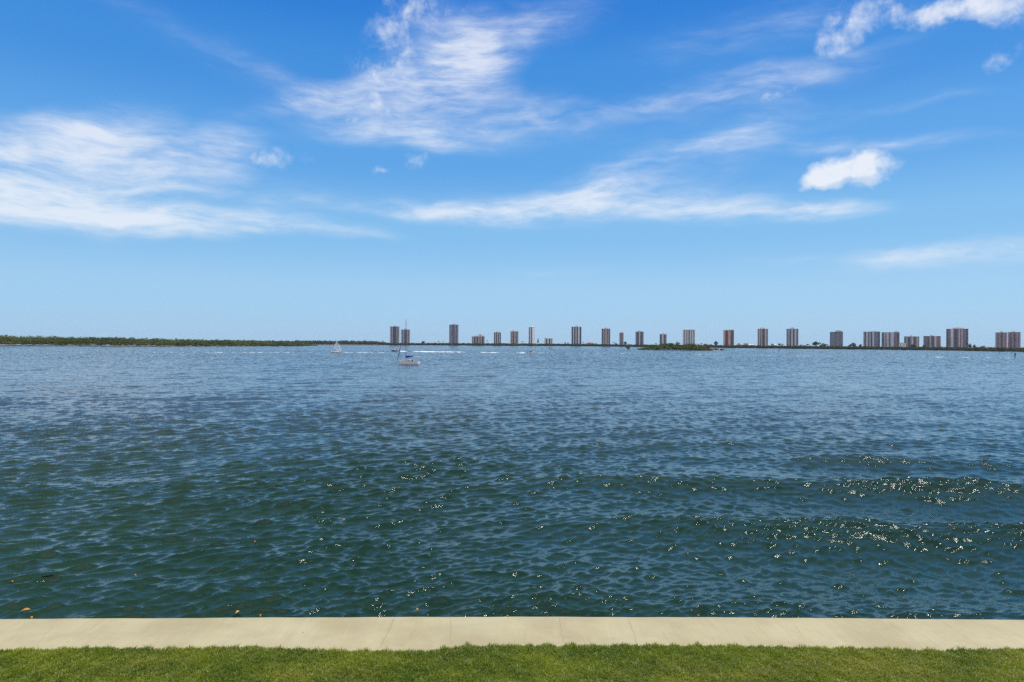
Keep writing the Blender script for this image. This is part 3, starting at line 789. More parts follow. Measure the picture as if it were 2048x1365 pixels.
lowrise('small pale house between the close pair and the lone dark tower', 862, 870, 684.0, WHITE, ROOFM, 2150)
lowrise('tiny white house at the foot of the white gridded slab', 1396, 1404, 687.6, WHITE, ROOFM, 1950)
lowrise('tan house beside the little palms near the white gridded slab', 1406, 1416, 687.8, BEIGE, REDROOF, 1900)

# ------------------------------------------------------------------ trees that stand out above the belt
def near_tower(px):
    t = min(TOWERS, key=lambda q: abs(q[0] - px))
    return ('left of' if px < t[0] else 'right of'), t[1]

def short(label):
    w_ = label.split(',')[0].split()
    return ' '.join(w_[:6])

def palm_mesh_parts(root, h, r, seed):
    q = random.Random(seed)
    MB().tube([(0, 0, 0), (q.uniform(-.3, .3), 0, h * 0.5), (q.uniform(-.8, .8), q.uniform(-.4, .4), h)], [0.35, 0.26, 0.22], 7).build('trunk', BARK, root)
    hx = 0.0
    mb = MB()
    for k in range(15):
        a = 2 * math.pi * k / 15 + q.uniform(-.2, .2); up = q.uniform(-0.1, 0.9); L = r * q.uniform(0.8, 1.15)
        pts = []
        for s in range(5):
            t = s / 4
            rr = L * t; z = h + L * (up * t - (0.55 + 0.35 * up) * t * t * 1.3)
            pts.append(Vector((math.cos(a) * rr, math.sin(a) * rr, z)))
        sd_ = Vector((-math.sin(a), math.cos(a), 0))
        wv = [0.12, 0.30, 0.36, 0.26, 0.03]
        for s in range(4):
            for sg in (-1, 1):
                e0 = pts[s] + sd_ * sg * wv[s] * r * 0.55 - Vector((0, 0, wv[s] * r * .35)); e1 = pts[s + 1] + sd_ * sg * wv[s + 1] * r * 0.55 - Vector((0, 0, wv[s + 1] * r * .35))
                mb.add([pts[s], pts[s + 1], e1, e0], [(0, 1, 2, 3)])
    mb.build('crown', LEAF_P, root)

PALMS = [766, 848, 877, 886, 974, 1044.5, 1131, 1136, 1166, 1178, 1192, 1228, 1312, 1396, 1403, 1411, 1422, 1478, 1492, 1503, 1545, 1559, 1563, 1566, 1602, 1608, 1616, 1641, 1646, 1654, 1699, 1880, 1962.5, 1967.5]
PALM_TOP = {766: 681.5, 974: 680.5, 1044.5: 682.5, 886: 683, 848: 683.5, 1967.5: 690.2, 1962.5: 691.6, 1559: 686.5}
count = {}
ORD = ['first', 'second', 'third', 'fourth', 'fifth', 'sixth', 'seventh', 'eighth']
for i, px in enumerate(PALMS):
    d = min(2100, shore_d(R_WATER, px) + 60 + 15 * (i % 4))
    tp = PALM_TOP.get(px, float(R_TOP(px)) - 3.4 + 1.3 * math.sin(i * 2.1))
    h = height(px, tp, d) - 1.0
    side, lab = near_tower(px)
    key = (side, lab); count[key] = count.get(key, 0) + 1
    lab2 = f"{ORD[count[key] - 1]} slim palm {side} the {short(lab)}"
    root = thing('palm_tree', lab2, 'palm tree', (at(px, d), d, 1.0), random.uniform(0, 6), 'palm trees above the far shore mangroves')
    palm_mesh_parts(root, h - 1.2, 2.6 + 0.6 * math.sin(i * 1.3) + d / 2400, i)

def tall_tree(name, label, px, ytop, wpx, d, seed, leaf=LEAF_F, group=None, f=R_WATER, lumps=9):
    q = np.random.default_rng(seed); r_ = random.Random(seed)
    h = height(px, ytop, d) - 1.0; W = wpx / F * d / 2
    root = thing(name, label, 'tree', (at(px, d), d, 1.0), 0, group)
    mb = MB().tube([(0, 0, 0), (0.2, 0, h * 0.4), (0.1, 0.1, h * 0.85)], [0.4, 0.3, 0.1], 7)
    for k in range(5):
        a = r_.uniform(0, 6.28); z = h * r_.uniform(0.35, 0.65)
        mb.tube([(0.15, 0, z), (math.cos(a) * W * .6, math.sin(a) * W * .6, z + h * .2)], [0.16, 0.05], 5)
    mb.build('trunk', BARK, root)
    a = q.uniform(0, 6.28, lumps); rr = W * np.sqrt(q.random(lumps)) * 0.75
    cz = h * q.uniform(0.42, 0.9, lumps) * (1 - 0.25 * rr / W); cz[0] = h * 0.9; rr[0] = 0
    rad = W * q.uniform(0.28, 0.48, lumps)
    V, Fc = leaf_cloud(np.cos(a) * rr, np.sin(a) * rr, cz, rad, np.minimum(rad * 0.7, h * 0.16), 90, np.full(lumps, d / F * 0.75), seed + 5)
    V[:, 2] = np.minimum(V[:, 2], h)
    np_mesh('crown', V, Fc, leaf, root)
    return root
tall_tree('conifer_tree', 'slim dark column shaped conifer beside the slender white and black tower', 1076, 677, 3.2, 2000, 31, lumps=12)
tall_tree('pine_tree', 'feathery ragged tall pine beside the salmon orange tower', 1432, 682.5, 9, 1400, 32)
tall_tree('pine_tree', 'bushy dark tree clump top left of the olive grey block, tallest crown there', 1632, 683.5, 17, 1150, 33, lumps=14)
tall_tree('pine_tree', 'rounded dark tree right beside the tallest bushy crown near the olive grey block', 1646, 687, 11, 1150, 34)
tall_tree('pine_tree', 'spreading dark tree between the olive grey block and first wide lilac slab', 1706, 686, 14, 1100, 35, lumps=12)
tall_tree('pine_tree', 'small pointed tree just left of the first wide lilac slab', 1721, 688.6, 7, 1100, 36)
tall_tree('broadleaf_tree', 'spreading dark tree just right of the broadest tower', 1940, 687.6, 10, 950, 37)
tall_tree('broadleaf_tree', 'smaller tree with open crown, second to the right of the broadest tower', 1949, 689.6, 7, 950, 38)
tall_tree('broadleaf_tree', 'round tree between the islet and the white gridded slab', 1354, 683.6, 6, 1750, 39)
tall_tree('broadleaf_tree', 'dark round tree at the foot of the slimmest pink tower', 1232, 686.6, 7, 1850, 40)
tall_tree('broadleaf_tree', 'flat topped tree right of the slimmest pink tower', 1251, 683.6, 7, 1900, 41)
tall_tree('broadleaf_tree', 'ragged tree on the far shore right of the sailboat mast pair', 846, 682.5, 8, 2000, 42)
tall_tree('broadleaf_tree', 'dark tree at the foot of the mid-rise mauve block', 1826, 689.5, 12, 1000, 43)
tall_tree('broadleaf_tree', 'dark tree left of the mid-rise grey block with white bay', 1847, 690.5, 8, 1000, 44)
for i, (px, tp, wd_) in enumerate([(12, 669.5, 12), (60, 671.5, 9), (110, 671.6, 11), (145, 673.6, 8), (180, 674, 10), (232, 673.5, 8), (294, 675, 6), (314, 675.6, 7), (352, 677, 9), (405, 678.8, 7), (450, 679.6, 9), (520, 681.6, 8), (610, 685.4, 9)]):
    tall_tree('mangrove_tree', 'dark taller crown rising above the olive green mangrove forest', px, tp, wd_, shore_d(L_WATER, px) + 70, 60 + i, leaf=LEAF_L, group='taller crowns in the mangrove forest', lumps=8)

# ------------------------------------------------------------------ the small islet
ISL_D = 690.0
rings = []
for i in range(41):
    t = i / 40; px = 1268 + (1452 - 1268) * t
    wy = 700.3 + 2.0 * t
    d = CAM_Z * F / (wy - yh(px))
    wid = 26 * math.sin(math.pi * t) ** 0.6 + 0.3; z = 0.6 * math.sin(math.pi * t) ** 0.4 + 0.05 * math.sin(i * 2.3)
    rings.append([(at(px, d), d - 1, -1.0), (at(px, d), d, -0.05), (at(px, d), d + 1.5 + 0.5 * math.sin(i), z * 0.5 + 0.1), (at(px, d + wid / 2), d + wid / 2, z + 0.15), (at(px, d + wid), d + wid, -0.2), (at(px, d + wid), d + wid, -1.0)])
tag(MB().loft(rings, close=True).build('islet_ground', SOIL), kind='structure')
I_TOP = interp([(1277, 697.5), (1290, 694.5), (1305, 690.5), (1320, 688.5), (1335, 686.3), (1345, 686.3), (1360, 687.5), (1390, 688.6), (1410, 691.4), (1424, 694.5), (1436, 696.8), (1448, 698.5)])
q = np.random.default_rng(90)
def bush(label, px, ytop, wpx, d, seed, group):
    h = height(px, ytop, d); W = wpx / F * d / 2
    root = thing('mangrove_bush', label, 'bush', (at(px, d), d, 0.0), 0, group)
    mb = MB(); r_ = random.Random(seed)
    for k in range(7):
        a = r_.uniform(0, 6.28)
        mb.tube([(math.cos(a) * W * .5, math.sin(a) * W * .4, -0.6), (math.cos(a) * W * .2, math.sin(a) * W * .2, h * .3), (0, 0, h * .7)], [0.09, 0.12, 0.06], 5)
    mb.build('trunk', BARK, root)
    n = 7; g = np.random.default_rng(seed)
    a = g.uniform(0, 6.28, n); rr = W * 0.6 * np.sqrt(g.random(n))
    rad = W * g.uniform(0.4, 0.6, n)
    rz = np.minimum(rad * 0.8, h * 0.28)
    cz = np.clip(h * g.uniform(0.3, 0.8, n), rz * 0.8, h - rz); cz[0] = h - rz[0]
    V, Fc = leaf_cloud(np.cos(a) * rr, np.sin(a) * rr, cz, rad, rz, 130, np.full(n, d / F * 0.62), seed + 3)
    V[:, 2] = np.clip(V[:, 2], 0.12, h)
    np_mesh('crown', V, Fc, LEAF_I, root)
k = 0
for row, frac in ((2.5, 0.62), (9.0, 0.9), (16.0, 1.0)):
    px = 1279 + row
    while px < 1428 - row * 1.2:
        d = CAM_Z * F / (700.3 + 2.0 * (px - 1268) / 184 - yh(px)) + row + q.uniform(-1, 1)
        base = yh(px) + CAM_Z * F / d
        tp = base - (base - float(I_TOP(px))) * frac * q.uniform(0.72, 1.16)
        bush('green mangrove bush in the thicket covering the small islet', px, tp, q.uniform(13, 19), d, 200 + k, 'mangrove bushes on the small islet')
        px += q.uniform(6, 9.5); k += 1
for lab, px, tp, wd_, wy in (('lone brown mangrove bush standing in the water apart from the islet', 1256, 693.2, 10, 700), ('low bush at the tapering tip of the islet, next to last', 1431, 697, 12, 701.9),
                             ('last dark low bush at the tapering tip of the islet', 1444, 697.8, 9, 702.2), ('small spreading bush at the blunt end of the islet', 1281, 697.2, 9, 700.4)):
    bush(lab, px, tp, wd_, CAM_Z * F / (wy - yh(px)), 300 + px, None)

# ------------------------------------------------------------------ boats
GEL = material('white_gelcoat', (0.86, 0.89, 0.94), 0.3, 0.06, 1.5)
DECK = material('cream_deck', (0.72, 0.68, 0.62), 0.6, 0.15, 3)
TEAK = material('teak_trim', (0.48, 0.40, 0.32), 0.6, 0.25, 4)
BOOT = material('dark_antifouling', (0.06, 0.025, 0.02), 0.6, 0.3, 3)
CANVAS = material('blue_canvas', (0.010, 0.030, 0.30), 0.7, 0.2, 3)
NAVY = material('navy_canvas', (0.018, 0.025, 0.055), 0.7, 0.2, 3)
ALU = material('mast_aluminium', (0.11, 0.11, 0.13), 0.45, 0.15, 2, metallic=0.6)
STEEL = material('stainless_rail', (0.55, 0.55, 0.56), 0.35, 0.1, 5, metallic=0.7)
def sail_nodes(nt, p, co):
    c = nt.mix(nt.smooth(nt.noise(co, 0.7, 4), 0.3, 0.7), (0.86, 0.89, 0.94), (0.91, 0.93, 0.96))
    nt.put(p.inputs['Base Color'], c); p.inputs['Roughness'].default_value = 0.7
    tr = nt.node('ShaderNodeBsdfTranslucent'); nt.put(tr.inputs['Color'], c)
    ms = nt.node('ShaderNodeMixShader'); ms.inputs[0].default_value = 0.45
    nt.L.new(p.outputs[0], ms.inputs[1]); nt.L.new(tr.outputs[0], ms.inputs[2]); nt.L.new(ms.outputs[0], nt.N['Material Output'].inputs['Surface'])
SAIL = material('white_sailcloth', build=sail_nodes)
SMOKE = material('smoked_window', (0.02, 0.022, 0.03), 0.12, 0.2, 2)
RED = material('red_cloth', (0.40, 0.05, 0.04), 0.7, 0.2, 4)
BLACK = material('black_plastic', (0.02, 0.02, 0.022), 0.4, 0.2, 4)

def hull_rings(L, B, zs, zb, draft, rake_s=0.06, rake_b=0.10, n=17, m_=9):
    """Bow towards -X. Sections from stern to bow, each from port sheer round the keel to starboard sheer."""
    rings = []
    for i in range(n):
        t = i / (n - 1)                                     # 0 stern, 1 bow
        b = B / 2 * (0.72 + 0.28 * math.sin(min(1, t / 0.45) * math.pi / 2)) if t < 0.45 else B / 2 * max(0.015, math.cos((t - 0.45) / 0.55 * math.pi / 2) ** 0.75)
        zt = zs + (zb - zs) * t ** 1.8
        kl = -draft * (1 - abs(2 * t - 0.9) ** 2.2)
        ring = []
        for j in range(m_):
            s = j / (m_ - 1) * 2 - 1
            v = abs(s)
            zz = kl + (zt - kl) * v ** 1.7
            yy = b * math.copysign(min(1, v ** 0.55), s) if s else 0
            xx = L / 2 - L * t
            hgt = (zz - kl) / (zt - kl)
            if t > 0.8: xx -= rake_b * L * hgt * (t - 0.8) / 0.2 - rake_b * L * 0.5 * (t - 0.8) / 0.2
            if t < 0.1: xx -= rake_s * L * hgt * (0.1 - t) / 0.1
            ring.append((xx, yy, zz))
        rings.append(ring)
    return rings

def sailboat_at_anchor():
    bx, by = ground(818.5, 730.5)
    d = by
    L = 6.3; B = 2.2
    root = thing('anchored_sailboat', 'white sailboat at anchor with bare mast and royal blue sail cover', 'sailboat', (bx, by, 0), R(-17) )
    rg = hull_rings(L, B, 0.98, 1.22, 0.35)
    MB().loft(rg, caps=True).build('hull', GEL, root, True)
    # boot stripe: a skin a few millimetres proud of the hull at the waterline
    st = MB()
    for sg in (0, 1):
        strip = []
        for r in rg[:-1]:
            pts = r[:5] if sg == 0 else r[4:][::-1]
            def on(z):
                for a, b in zip(pts, pts[1:]):
                    if (a[2] - z) * (b[2] - z) <= 0:
                        k_ = (z - a[2]) / (b[2] - a[2] + 1e-9); return tuple(a[q] + (b[q] - a[q]) * k_ for q in range(3))
                return pts[-1]
            lo, hi = on(-0.05), on(0.13)
            o_ = -0.012 if sg == 0 else 0.012
            strip.append([(lo[0], lo[1] + o_, lo[2]), (hi[0], hi[1] + o_, hi[2])])
        st.loft(strip, caps=False)
    st.build('boot_stripe', BOOT, root)
    dk = MB(); dk.loft([[(r[0][0], r[0][1] * 0.97, r[0][2] + .012), (r[0][0], 0, r[0][2] + 0.05), (r[-1][0], r[-1][1] * 0.97, r[-1][2] + .012)] for r in rg], caps=False)
    dk.build('deck', DECK, root)
    rail = MB()
    for sg in (0, -1): rail.tube([(r[sg][0], r[sg][1], r[sg][2] + .02) for r in rg], 0.02, 5)
    rail.build('toe_rail', TEAK, root)
    cb = MB().loft([[(x, -hw, 1.0), (x, -hw * .85, zt), (x, hw * .85, zt), (x, hw, 1.0)] for x, hw, zt in ((0.9, .68, 1.42), (0.2, .70, 1.44), (-1.0, .55, 1.40), (-1.7, .36, 1.28))])
    c = cb.build('cabin_trunk', GEL, root)
    for x in (0.55, 0.0, -0.6):
        MB().box(x - .2, x + .2, -.72, -.66, 1.12, 1.30).build('window', SMOKE, c)
    hatch = MB().box(-0.5, 0.1, -.3, .3, 1.42, 1.50); hatch.box(-1.5, -1.1, -.2, .2, 1.30, 1.40); hatch.build('hatch', TEAK, c)
    mx = -1.02 * 0.95
    zt = (731 - 641) / F * d
    mast = MB().tube([(mx, 0, 0.9), (mx, 0, zt * .6), (mx - 0.03, 0, zt)], [0.075, 0.07, 0.045], 8).build('mast', ALU, root)
    MB().tube([(mx, -.75, zt * .73), (mx, 0, zt * .74), (mx, .75, zt * .73)], 0.03, 6).build('spreader', ALU, mast)
    MB().tube([(mx + .25, 0, zt + .05), (mx, 0, zt + .12), (mx - .3, 0, zt + .1)], 0.02, 5).build('wind_vane', ALU, mast)
    boom = MB().tube([(mx, 0, 2.1), (mx + 2.35, 0, 2.35)], 0.05, 7).build('boom', ALU, root)
    sc = MB()
    prof = [(0.0, 0.14, 1.85, 2.95), (0.18, 0.17, 1.92, 2.62), (0.5, 0.17, 2.0, 2.52), (1.2, 0.15, 2.1, 2.55), (1.9, 0.12, 2.2, 2.58), (2.35, 0.07, 2.3, 2.5)]
    sc.loft([[(mx + x, math.cos(a) * hw, (z0 + z1) / 2 + math.sin(a) * (z1 - z0) / 2) for a in [2 * math.pi * k_ / 10 for k_ in range(10)]] for x, hw, z0, z1 in prof], close=True)
    sc.build('sail_cover', CANVAS, boom, True)
    bow = (rg[-1][0][0] + 0.02, 0, 1.28)
    top_ = Vector((mx - 0.03, 0, zt)); bv = Vector(bow)
    kx = at(799.2, d); jt = bv.lerp(top_, 0.40)
    MB().tube([bv, bv.lerp(top_, .12), bv.lerp(top_, .3), jt], [0.06, 0.085, 0.07, 0.04], 7).build('furled_jib', NAVY, root)
    s = MB(); s.tube([jt, top_], 0.012, 4); s.build('forestay', STEEL, root)
    s = MB().tube([(3.0, 0, 1.1), top_], 0.010, 4); s.build('backstay', STEEL, root)
    for sg in (-1, 1): MB().tube([(mx + .1, sg * 1.0, 1.05), (mx, sg * .75, zt * .73), top_], 0.010, 4).build('shroud', STEEL, root)
    # stern arch with a flat panel on top, rails, wheel
    for x in (1.7, 2.9):
        for sg in (-1, 1): MB().tube([(x, sg * .7, 1.0), (x, sg * .68, 2.18)], 0.03, 6).build('canopy_post', STEEL, root)
    MB().box(1.2, 3.15, -.75, .75, 2.18, 2.26).build('canopy', GEL, root)
    sp = MB()
    for sg in (-1, 1):
        pts = [(r[0][0], sg * abs(r[0][1]) * .95, r[0][2] + .55) for r in rg[::2]]
        sp.tube(pts, 0.014, 5)
        for r in rg[::2]: sp.tube([(r[0][0], sg * abs(r[0][1]) * .95, r[0][2]), (r[0][0], sg * abs(r[0][1]) * .95, r[0][2] + .55)], 0.016, 5)
    sp.build('lifeline', STEEL, root)
    gear = MB().box(1.1, 1.5, -.8, -.4, 1.0, 1.5, .06); gear.build('cockpit_locker', BLACK, root)
    g = MB().tube([(0, -.85, 1.2), (.5, -.88, 1.22)], [.08, .08], 8); g.build('rolled_awning', RED, root)
    g = MB().tube([(-1.9, -.5, 1.3), (-1.2, -.62, 1.32)], [.14, .12], 8); g.build('sail_bag', DECK, root)
    g = MB().tube([(1.75, -.9, 0.9), (1.75, -.9, 1.55)], [.13, .10], 8); g.build('fender', GEL, root)
    MB().box(2.95, 3.15, -.04, .04, -0.5, 0.7).build('rudder', GEL, root)
    MB().tube([(bow[0], 0, 1.2), (bow[0] - 1.2, 0.3, -0.3)], 0.015, 4).build('anchor_line', STEEL, root)
    MB().tube([(bow[0] + .35, 0, 1.25), (bow[0] - .28, 0, 1.36)], 0.06, 6).build('bowsprit', TEAK, root)
sailboat_at_anchor()

def sailboat_under_way():
    bx, by = ground(672, 706.5); d = by; u = d / F
    root = thing('sailing_boat', 'small white sailboat under full white sails near the mangrove shore', 'sailboat', (bx, by, 0), R(180 - 8))
    L = 23.5 * u
    rg = hull_rings(L, 2.3, 0.75, 0.95, 0.3)
    MB().loft(rg).build('hull', GEL, root, True)
    dk = MB(); dk.loft([[(r[0][0], r[0][1] * .97, r[0][2] + .012), (r[0][0], 0, r[0][2] + .05), (r[-1][0], r[-1][1] * .97, r[-1][2] + .012)] for r in rg], caps=False); dk.build('deck', DECK, root)
    MB().loft([[(x, -hw, .75), (x, -hw * .85, z), (x, hw * .85, z), (x, hw, .75)] for x, hw, z in ((1.6, .6, 1.2), (-.8, .55, 1.25), (-1.6, .35, 1.05))]).build('cabin_trunk', GEL, root)
    mx = -2.9 * u; H = 33.5 * u
    MB().tube([(mx, 0, .7), (mx, 0, H)], [.08, .05], 7).build('mast', GEL, root)
    MB().tube([(mx, 0, 1.75), (mx + 9.0 * u, .5, 1.7)], .05, 6).build('boom', ALU, root)
    def sail(name, luff0, luff1, clew, belly, th=0.01):
        mb = MB(); n = 8; rows = []
        for i in range(n + 1):
            t = i / n; a = Vector(luff0).lerp(Vector(luff1), t); b = Vector(clew).lerp(Vector(luff1), t)
            rows.append([tuple(a.lerp(b, s / 6) + Vector((0, belly * math.sin(math.pi * s / 6) * (1 - t) ** .7, 0.0)) + Vector((0.25 * math.sin(math.pi * t), 0, 0)) * (s / 6)) for s in range(7)])
        mb.loft(rows, caps=False)
        o = mb.build(name, SAIL, root, True)
        sm = o.modifiers.new('thickness', 'SOLIDIFY'); sm.thickness = th
    sail('mainsail', (mx + .1, 0, 1.9), (mx + .1, 0, 25.5 * u), (mx + 8.0 * u, .5, 1.85), .45)
    sail('jib', (-L / 2 + .1, 0, 1.0), (mx - 3.0 * u + 0.2, 0, 19.5 * u), (mx - 2.4 * u, .5, 1.3), .35)
    MB().tube([(-L / 2, 0, .95), (mx, 0, H * .95)], .012, 4).build('forestay', STEEL, root)
    for i, x in enumerate((2.0, 2.7)):
        g = MB().box(x - .18, x + .18, -.3, .1, .8, 1.35, .07); g.build('cockpit_cushion', DECK if i else RED, root)
sailboat_under_way()

def motorboat(name, label, px, py, L, rz, hullm, kind):
    bx, by = ground(px, py)
    root = thing(name, label, 'motorboat', (bx, by, 0.05), rz)
    root.rotation_euler = (0, R(3.5), rz)
    B = L * .34
    rg = hull_rings(L, B, .75, 1.25, .3, 0.0, .14)
    MB().loft(rg).build('hull', hullm, root, True)
    dk = MB(); dk.loft([[(r[0][0], r[0][1] * .98, r[0][2] + .012), (r[0][0], 0, r[0][2] + .06), (r[-1][0], r[-1][1] * .98, r[-1][2] + .012)] for r in rg], caps=False); dk.build('deck', GEL, root)
    if kind == 'cabin':
        MB().loft([[(x, -hw, .9), (x, -hw * .9, z), (x, hw * .9, z), (x, hw, .9)] for x, hw, z in ((L * .32, B * .38, 2.35), (-L * .02, B * .40, 2.4), (-L * .12, B * .36, 1.5), (-L * .26, B * .2, 1.2))]).build('cabin', GEL, root)
        MB().box(0.1, L * .26, -B * .42, -B * .372, 1.45, 2.05).build('side_window', SMOKE, root)
        MB().box(-L * .06, L * .36, -B * .43, B * .43, 2.42, 2.52).build('hardtop', GEL, root)
    else:
        MB().loft([[(x, -hw, .85), (x, -hw * .9, z), (x, hw * .9, z), (x, hw, .85)] for x, hw, z in ((L * .08, B * .24, 1.5), (-L * .08, B * .24, 1.6), (-L * .14, B * .18, 1.3))]).build('console', SMOKE, root)
        for x in (-L * .08, L * .18):
            for sg in (-1, 1): MB().tube([(x, sg * B * .3, .8), (x, sg * B * .28, 2.15)], .04, 6).build('canopy_post', STEEL, root)
        MB().box(-L * .14, L * .26, -B * .36, B * .36, 2.15, 2.27, .04).build('canopy', GEL, root)
        MB().box(L * .10, L * .24, -B * .3, B * .3, .8, 1.35).build('seat', BLACK, root)
    mo = MB().box(L / 2 - .05, L / 2 + .4, -.22, .22, .55, 1.35, .06); mo.box(L / 2 + .08, L / 2 + .22, -.08, .08, -.5, .55)
    mo.build('outboard_motor', BLACK, root)
    return bx, by
m1 = motorboat('motorboat', 'white cabin motorboat with dark bow speeding behind the sailboat', 790.5, 703.6, 5.4, R(12), material('dark_blue_hull', (0.10, 0.12, 0.17), 0.3, 0.1, 1), 'cabin')
m2 = motorboat('motorboat', 'small white open motorboat with canopy running away from the sailboat', 1062.5, 707.4, 4.3, R(180 - 10), GEL, 'open')

# ------------------------------------------------------------------ wakes
def foam_nodes(nt, p, co):
    n = nt.noise(co, 1.2, 4, 0.6)
    nt.put(p.inputs['Base Color'], nt.mix(nt.smooth(n, 0.3, 0.6), (0.55, 0.60, 0.64), (0.86, 0.87, 0.88)))
    p.inputs['Roughness'].default_value = 0.9
FOAM = material('wake_foam', build=foam_nodes)
def wake(label, pts, hgt, wid, seed, gap=0.25):
    """A broken ridge of churned foam; pts are picture positions of the trail, hgt/wid along it."""
    g = np.random.default_rng(seed); mb = MB()
    P_ = [ground(a, b) for a, b in pts]
    seg = []
    for (a, b), (c, d_), h0, h1, w0, w1 in zip(P_, P_[1:], hgt, hgt[1:], wid, wid[1:]):
        n = max(4, int(math.dist((a, b), (c, d_)) / 1.5))
        for i in range(n):
            t = i / n; seg.append((a + (c - a) * t, b + (d_ - b) * t, h0 + (h1 - h0) * t, w0 + (w1 - w0) * t))
    run = []; on = True; left = 8
    def flush():
        if len(run) > 2:
            rings = []
            for k_, (x, y, h, wd_) in enumerate(run):
                e = min(1, min(k_, len(run) - 1 - k_) / 3.0 + 0.05)
                hh = h * e * g.uniform(0.6, 1.25)
                rings.append([(x, y - wd_ * e, -0.15), (x, y - wd_ * e * .5, hh * g.uniform(.5, .9)), (x, y, hh), (x, y + wd_ * e * .5, hh * g.uniform(.4, .9)), (x, y + wd_ * e, -0.15)])
            mb.loft(rings, caps=False)
        run.clear()
    for s in seg:
        left -= 1
        if left < 0:
            if on: flush()
            on = (not on) if g.random() < 0.9 else on
            left = int(g.uniform(6, 40)) if on else int(g.uniform(2, 40 * gap))
        if on: run.append(s)
    flush()
    return tag(mb.build('boat_wake', FOAM, None, True), label, 'wake', kind='stuff')
wake('bright white foaming wake trailing the dark bowed cabin motorboat', [(796, 703.7), (830, 704.2), (880, 704.6), (940, 705.0)], [0.85, 0.5, 0.36, 0.30], [3, 5, 6, 5], 1, 0.12)
wake('white foaming wake trailing the small open motorboat', [(1057, 707.2), (1040, 706.8), (1010, 706.4), (950, 705.6)], [0.7, 0.45, 0.34, 0.26], [2.5, 4, 5, 4], 2, 0.15)
wake('thin pale old wake line stretching past the islet', [(1075, 706.2), (1130, 706.3), (1195, 707.0), (1300, 708.0), (1450, 709.7), (1640, 712.6)], [0.07, 0.11, 0.09, 0.07, 0.06, 0.04], [3] * 6, 3, 0.35)
wake('thin pale wake line beneath the mangrove forest behind the sailing boat', [(150, 704.6), (320, 704.9), (500, 705.2), (650, 705.6), (780, 705.8)], [0.03, 0.06, 0.08, 0.12, 0.12], [3] * 5, 4, 0.4)
wake('faint broken wake streak below the broadest tower', [(1640, 712.6), (1760, 713.5), (1880, 714.6), (2040, 716.6)], [0.03, 0.045, 0.04, 0.03], [2.5] * 4, 5, 0.6)

# ------------------------------------------------------------------ channel markers, buoys, leaves
WOOD = material('dark_piling_wood', (0.05, 0.045, 0.04), 0.9, 0.3, 3)
def marker(label, px, ytop, ybase, wid, board=True, boardm=None):
    bx, by = ground(px, ybase)
    root = thing('channel_marker', label, 'channel marker', (bx, by, 0), 0, 'channel markers standing in the lagoon')
    h = (ybase - ytop) / F * by
    MB().tube([(0, 0, -2), (0, 0, h)], wid / F * by / 2, 8).build('piling', WOOD, root)
    if board:
        b = wid * 1.6 / F * by / 2
        MB().box(-b, b, -wid / F * by / 2 - .12, -wid / F * by / 2 - .01, h - 2.2 * b, h + .1 * b).build('daymark', boardm or NAVY, root)
marker('dark piling marker with square board in front of the last twin towers', 2030, 707, 716.3, 1.6)
marker('slim piling marker off the far shore before the lilac grey tower', 1558, 690.5, 703, 1.2, True, WOOD)
marker('short piling marker below the navy glass tower, nearer the small pale block', 1099, 694, 700, 0.8, False)
marker('short piling marker below the navy glass tower, second of the two', 1102.3, 694, 700, 0.8, False)
marker('short piling marker off the shore beside the close pair of towers', 780, 689.5, 695.8, 0.9, True, WOOD)
marker('thin piling marker standing near the twin towers shore', 1999, 705, 709, 0.7, False)
BUOYM = material('dark_buoy', (0.05, 0.05, 0.055), 0.5, 0.2, 4)
def buoy():
    root = thing('mooring_buoy', 'x', 'buoy', (0, 0, 0), 0, 'dark buoys floating off the far shore')
    mb = MB(); rings = []
    for i in range(7):
        t = i / 6; z = -0.25 + 0.75 * t; r = 0.36 * math.sin(math.pi * (0.12 + 0.8 * t)) ** .7
        rings.append([(math.cos(2 * math.pi * k_ / 10) * r, math.sin(2 * math.pi * k_ / 10) * r, z) for k_ in range(10)])
    mb.loft(rings, close=True); mb.build('float', BUOYM, root, True)
    MB().tube([(0, 0, .45), (0, 0, .75)], .04, 6).build('pick_up_ring', STEEL, root)
    return root
b0 = buoy(); first = True
BU = [(1651.8, 707, 'below the olive grey block'), (1693.5, 707.6, 'between the olive grey block and the wide lilac slab'), (1738.5, 707.9, 'below the wide lilac slab, before its middle'), (1754.3, 708.1, 'below the far end of the wide lilac slab'),
      (1770.5, 708.7, 'below the wide pale grey slab, near its first edge'), (1797, 708.8, 'below the gap beside the white lowrise'), (1854.5, 709.2, 'below the mid-rise grey block, first of two'), (1868.5, 709.8, 'below the mid-rise grey block, second of two'),
      (1884.5, 709.9, 'below the gap before the broadest tower'), (1918.5, 710.4, 'below the broadest tower')]
for px, py, lab in BU:
    bx, by = ground(px, py)
    if first: o = b0; o.location = (bx, by, 0); o['label'] = 'dark buoy floating ' + lab; first = False
    else: copy_thing(b0, (bx, by, 0), random.uniform(0, 6), 'dark buoy floating ' + lab)

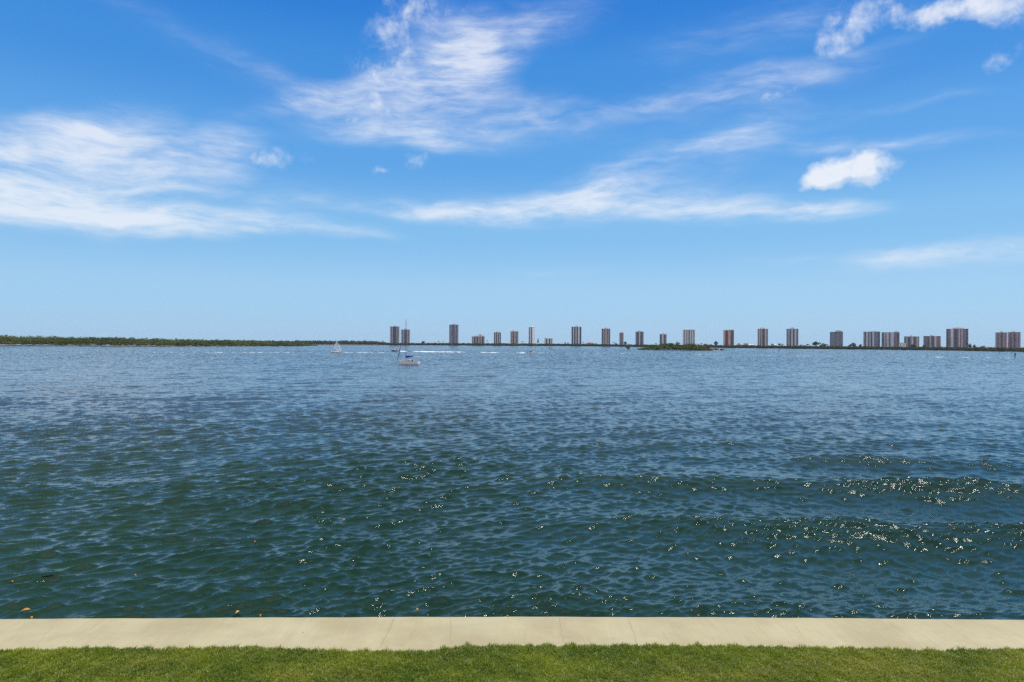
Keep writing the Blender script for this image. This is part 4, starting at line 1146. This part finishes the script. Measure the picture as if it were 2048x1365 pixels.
LEAFM = material('fallen_leaf', (0.60, 0.27, 0.04), 0.5, 0.3, 6)
LV = [(56, 1222.5, .17, 'orange leaf floating by the seawall, broad and nearest the frame corner'), (479, 1221.5, .12, 'upright orange leaf floating close to the seawall'), (524, 1226.5, .08, 'small orange leaf floating against the seawall edge'),
      (66, 1233, .10, 'half hidden orange leaf touching the seawall edge'), (497.5, 1002.5, .22, 'single orange leaf floating far out on the dark blue ripples'), (394, 1084.8, .14, 'small reddish leaf on the dark green ripples'),
      (514, 1086.8, .14, 'small pinkish leaf on the dark ripples beside its neighbour'), (30, 1165, .12, 'tan leaf among dark ripples near the frame edge'), (274, 1157, .11, 'tan leaf floating mid ripples ahead of the wall'),
      (690, 1042, .16, 'rusty leaf floating amid the open ripples'), (838, 1219, .09, 'red leaf floating just beyond the seawall'), (1376, 1105, .11, 'pale red leaf beside the glittering wave crests')]
for i, (px, py, s, lab) in enumerate(LV):
    bx, by = ground(px, min(py, 1230))
    mb = MB()
    if py < 1200: s *= 0.75
    rings = []
    for k_ in range(9):
        t = k_ / 8; wd_ = s * 0.24 * math.sin(math.pi * min(1, t * .92 + .04)) ** .8; zc = 0.03 * math.sin(math.pi * t)
        rings.append([(s * (t - .5), -wd_, .018 + zc), (s * (t - .5), 0, .004 + zc), (s * (t - .5), wd_, .018 + zc), (s * (t - .5), 0, -.003 + zc)])
    mb.loft(rings, close=True)
    o = mb.build('floating_leaf', LEAFM)
    tag(o, lab, 'leaf', 'fallen leaves floating on the water')
    # lie on the wave surface below it
    k_ = np.argmin((V[:, 0] - bx) ** 2 + (V[:, 1] - by) ** 2)
    o.location = (bx, by, float(V[k_, 2]) + 0.02); o.rotation_euler = (R(12), R(-6), R(25 + 40 * i))

# ------------------------------------------------------------------ sea air
hz = MB().box(-6600, 6600, -120, 5300, -4.2, 68).build('haze', bpy.data.materials.new('sea_air'))
hm = hz.data.materials[0]; hm.use_nodes = True
hn = NT(hm.node_tree); hn.N.remove(hn.N['Principled BSDF'])
vol = hn.node('ShaderNodeVolumePrincipled')
vol.inputs['Color'].default_value = (0.72, 0.86, 1.0, 1.0)
vol.inputs['Density'].default_value = 0.00003
hn.L.new(vol.outputs[0], hn.N['Material Output'].inputs['Volume'])
tag(hz, kind='stuff')

# ------------------------------------------------------------------ render settings
scene.view_settings.view_transform = 'Standard'
scene.view_settings.look = 'None'
scene.view_settings.exposure = 0.0
scene.view_settings.gamma = 1.0
scene.cycles.use_denoising = False
scene.cycles.max_bounces = 6
scene.cycles.sample_clamp_indirect = 6.0
scene.cycles.sample_clamp_direct = 12.0
